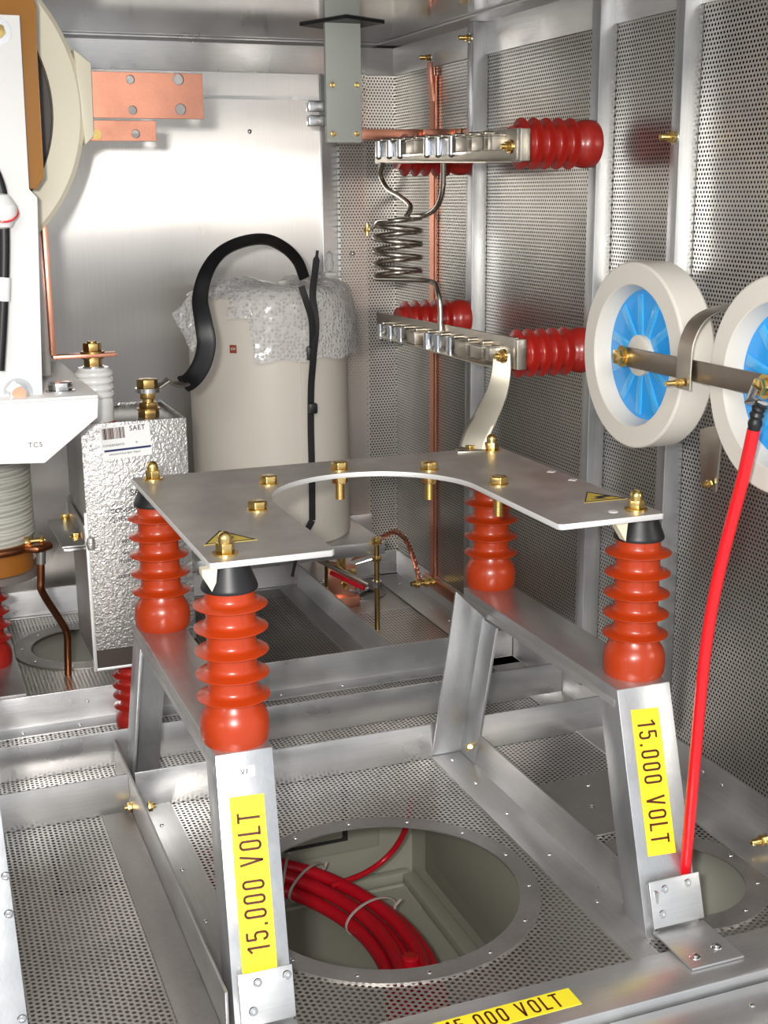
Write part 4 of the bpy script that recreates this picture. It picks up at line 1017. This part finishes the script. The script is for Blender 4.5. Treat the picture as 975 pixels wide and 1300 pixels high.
# rope wound coil, amber former, copper ring, grey disc, insulator
rx = .105; ry = 1.95
def zz(py): return at(20, py, 'Y', ry-.05).z
Rr = at(42, 640, 'Y', ry).x-rx
rw = thing('wound_coil', 'grey-white rope coil on an amber former below the white bracket', 'coil', (rx, ry, zz(728)))
z0, z1 = zz(692), zz(586)
nt_ = 21; hp = []
for i in range(nt_*36+1):
    f = i/(nt_*36); a = 2*PI*i/36; hp.append((rx+(Rr-.003)*math.cos(a), ry+(Rr-.003)*math.sin(a), z0+.004+(z1-z0)*f+.0012*math.sin(a*2+f*40)))
part('rope_winding', MB().tube(hp, .0031, 7), 'rope', rw)
part('core_tube', MB().cyl((rx, ry, z0-.002), (rx, ry, z1+.02), Rr-.005, 48), 'rope', rw)
part('amber_former', MB().cyl((rx, ry, zz(728)), (rx, ry, z0), Rr-.004, 48), 'amber', rw)
part('grey_disc', MB().cyl((rx, ry, zz(737)), (rx, ry, zz(728)), Rr+.004, 56), 'grey_seal', rw)
pr_ring = thing('copper_pipe', 'brown copper pipe from the coil down into the round floor opening', 'pipe', (.2, 2.0, 0))
ringp = [V((rx+(Rr+.010)*math.cos(a), ry-.0+(Rr+.010)*math.sin(a), zz(694))) for a in np.linspace(PI, 2*PI-.35, 16)]
tipx = at(62, 690, 'Y', ry-.05)
part('ring_tube', MB().tube(spline([ringp[0]]+ringp[1:-3]+[V((tipx.x-.02, ry-.075, tipx.z)), V((tipx.x, ry-.06, tipx.z))], 3), .0062, 12), 'copper_pipe', pr_ring)
vp = [at(52, 695, 'Y', ry-.06), at(52, 735, 'Y', ry-.055), at(54, 752, 'Y', ry-.045), at(78, 790, 'Y', ry+.03), at(85, 805, 'Y', ry+.045), at(86, 830, 'Y', ry+.05), at(87, 900, 'Y', ry+.05)]
part('down_tube', MB().tube(spline(vp, 6), .0058, 12), 'copper_pipe', pr_ring)
part('tube_collar', MB().cyl(vp[0], at(52, 715, 'Y', ry-.058), .0072, 16), 'side_dark', pr_ring)
c_ = at(38, 687, 'Y', ry-.065)
part('clamp_bolt', MB().hexa(c_, mX, .014, .008).cyl(c_, c_+V((.022, 0, 0)), .004, 12).hexa(c_+V((.014, 0, 0)), pX, .012, .006), 'brass', pr_ring)
o = make_post('post_insulator', 'red ribbed insulator under the rope coil at the left border', 'red_dark', False)
o.location = (.0985, ry, .052); o.scale = (.95, .95, (zz(737)-.052)/.1545)
lr = thing('side_rail', 'flat aluminium rail under the left border insulator', 'rail', (.1, 2.0, 0))
part('rail_profile', MB().box(.06, .136, 1.806, 2.30, .0, .052, .001), 'alum_y', lr)

# ------------------------------------------------------------------ clutter beside the threaded rod
cbk = thing('copper_block', 'polished copper block beside the floor beam below the shelf', 'block', (.735, 2.2, 0))
ba, bb_ = at(404, 748, 'Z', .003), at(447, 742, 'Z', .003)
part('block_body', MB().prism([(.716, 2.16, .02), (.766, 2.15, .02), (.766, 2.15, .075), (.716, 2.16, .085)], (.01, .02, 0), .001), 'copper', cbk)
part('block_foot', MB().box(.72, .775, 2.15, 2.19, 0, .02, .001), 'copper', cbk)
part('block_stud', MB().cyl((.742, 2.13, .045), (.742, 2.158, .05), .0045, 12).hexa((.742, 2.148, .048), mY, .012, .005), 'brass', cbk)
lv = thing('red_lever', 'red-edged grey bar clamped to the threaded brass rod', 'lever', (.75, 2.08, .07))
A, B = at(392, 705, 'Y', 2.12), at(467, 742, 'Y', 2.03)
dvv = B-A
part('grey_bar', MB().obox((A+B)/2, dvv, (.004, .010, 0), (0, 0, .008), .001), 'nickel', lv)
A2, B2 = at(420, 727, 'Y', 2.08), at(462, 747, 'Y', 2.025)
part('red_sleeve', MB().tube([A2, (A2+B2)/2, B2], .0042, 10), 'red_bundle', lv)
part('rod_clamp', MB().cyl((RX, RY, at(472, 746, 'Y', RY).z), (RX, RY, at(472, 738, 'Y', RY).z), .0085, 20), 'zinc', lv)
wn = thing('wing_nut', 'small zinc wing nut lying beside the threaded rod', 'wing nut', at(455, 752, 'Y', 2.05))
c_ = at(456, 751, 'Y', 2.05)
part('nut_core', MB().cyl(c_-V((0, 0, .004)), c_+V((0, 0, .007)), .0045, 14), 'zinc', wn)
for s_ in (-1, 1): part('wing', MB().obox(c_+V((s_*.011, 0, .002)), (.014, 0, .003*s_), (0, .002, 0), (0, 0, .005), .0008), 'zinc', wn)
cl_ = thing('copper_lug', 'thin copper lug behind the threaded rod pointing upward', 'lug', (.78, 2.2, .05))
part('lug_blade', MB().prism([at(446, 712, 'Y', 2.2), at(458, 700, 'Y', 2.2), at(471, 697, 'Y', 2.2), at(466, 706, 'Y', 2.2)], (0, .003, 0)), 'copper', cl_)
part('lug_pin', MB().tube([at(452, 716, 'Y', 2.2), at(478, 708, 'Y', 2.19)], .002, 8), 'zinc', cl_)
part('hex_spacer', MB().hexa((.722, 2.10, .09), Z, .016, .035), 'brass', cbk)
part('hex_nut', MB().hexa((.742, 2.10, .08), Z, .014, .008), 'brass', cbk)

# ------------------------------------------------------------------ red cables in the well
labs = ['thick red cable on the upper edge of the bundle in the well', 'thick red cable second from the upper edge of the bundle', 'thick red cable along the middle of the bundle in the well',
        'thick red cable second from the lower edge of the bundle', 'thick red cable on the lower edge of the bundle in the well']
mid = [(250, 1096), (345, 1110), (395, 1123), (440, 1144), (480, 1172), (508, 1204), (524, 1238), (533, 1290)]
zs = [ZW+.11, ZW+.10, ZW+.09, ZW+.085, ZW+.085, ZW+.09, ZW+.10, ZW+.12]
ctr = [at(px, py, 'Z', z) for (px, py), z in zip(mid, zs)]
cc3 = spline(ctr, 8)
for i, lab in enumerate(labs):
    off = (i-2)*.0155; pth = []
    for k, c in enumerate(cc3):
        T_ = (cc3[min(k+1, len(cc3)-1)]-cc3[max(0, k-1)]).normalized(); s_ = T_.cross(V((0, 0, 1))).normalized()
        w_ = 1
        pth.append(c-s_*off*w_+V((0, 0, (.0135 if i % 2 else 0)-.004)))
    tag(part('red_power_cable', MB().tube(pth, .0098, 16), 'red_bundle'), lab, 'cable', 'thick red cables bundled in the floor well')
tag(part('thin_red_cable', MB().tube(spline([at(420, 1125, 'Z', ZW+.10), at(460, 1110, 'Z', ZW+.10), at(487, 1092, 'Z', ZW+.11), at(506, 1070, 'Z', ZW+.14), at(517, 1045, 'Z', ZW+.18), at(522, 1010, 'Z', ZW+.22)], 8), .0045, 12), 'red_bundle'), 'thin red cable curving up from the bundle to the opening edge', 'cable')
def tie(k, label, tl):
    c = cc3[k]; T_ = (cc3[k+1]-cc3[k-1]).normalized(); s_ = T_.cross(V((0, 0, 1))).normalized(); u_ = s_.cross(T_)
    t = thing('nylon_tie', label, 'cable tie', c)
    tl = T_*tl
    pts4 = [c+s_*.0455*math.cos(a)+u_*(.0245*math.sin(a)+.002)+tl*math.cos(a) for a in np.linspace(0, 2*PI, 33)[:-1]]
    part('band', MB().tube(pts4, .0022, 8, closed=True, r2=.0010, wdir=lambda i: T_), 'tie', t)
    part('tail', MB().tube([c-s_*.044+tl*-1, c-s_*.056-tl+u_*.008], .0022, 6, r2=.0012, wdir=lambda i: T_), 'tie', t)
tie(10, 'pale nylon tie round the left part of the red cable bundle', .006)
tie(15, 'pale nylon tie next to where the thin red cable leaves the bundle', -.008)
tie(30, 'pale nylon tie round the bundle nearest its lower right bend', .004)
plug = thing('cable_plug', 'dull violet round cap on the lower end of red bundle', 'cap', cc3[40])
c_ = at(521, 1215, 'Z', ZW+.125)
plug.location = c_
part('cap_body', MB().cyl(c_-V((0, 0, .014)), c_, .0115, 24).dome(c_, Z, .0115, .003, 24, 3), 'red_bundle', plug)
part('cap_disc', MB().cyl(c_+V((0, 0, .0025)), c_+V((0, 0, .0035)), .0075, 20), 'red_dark', plug)
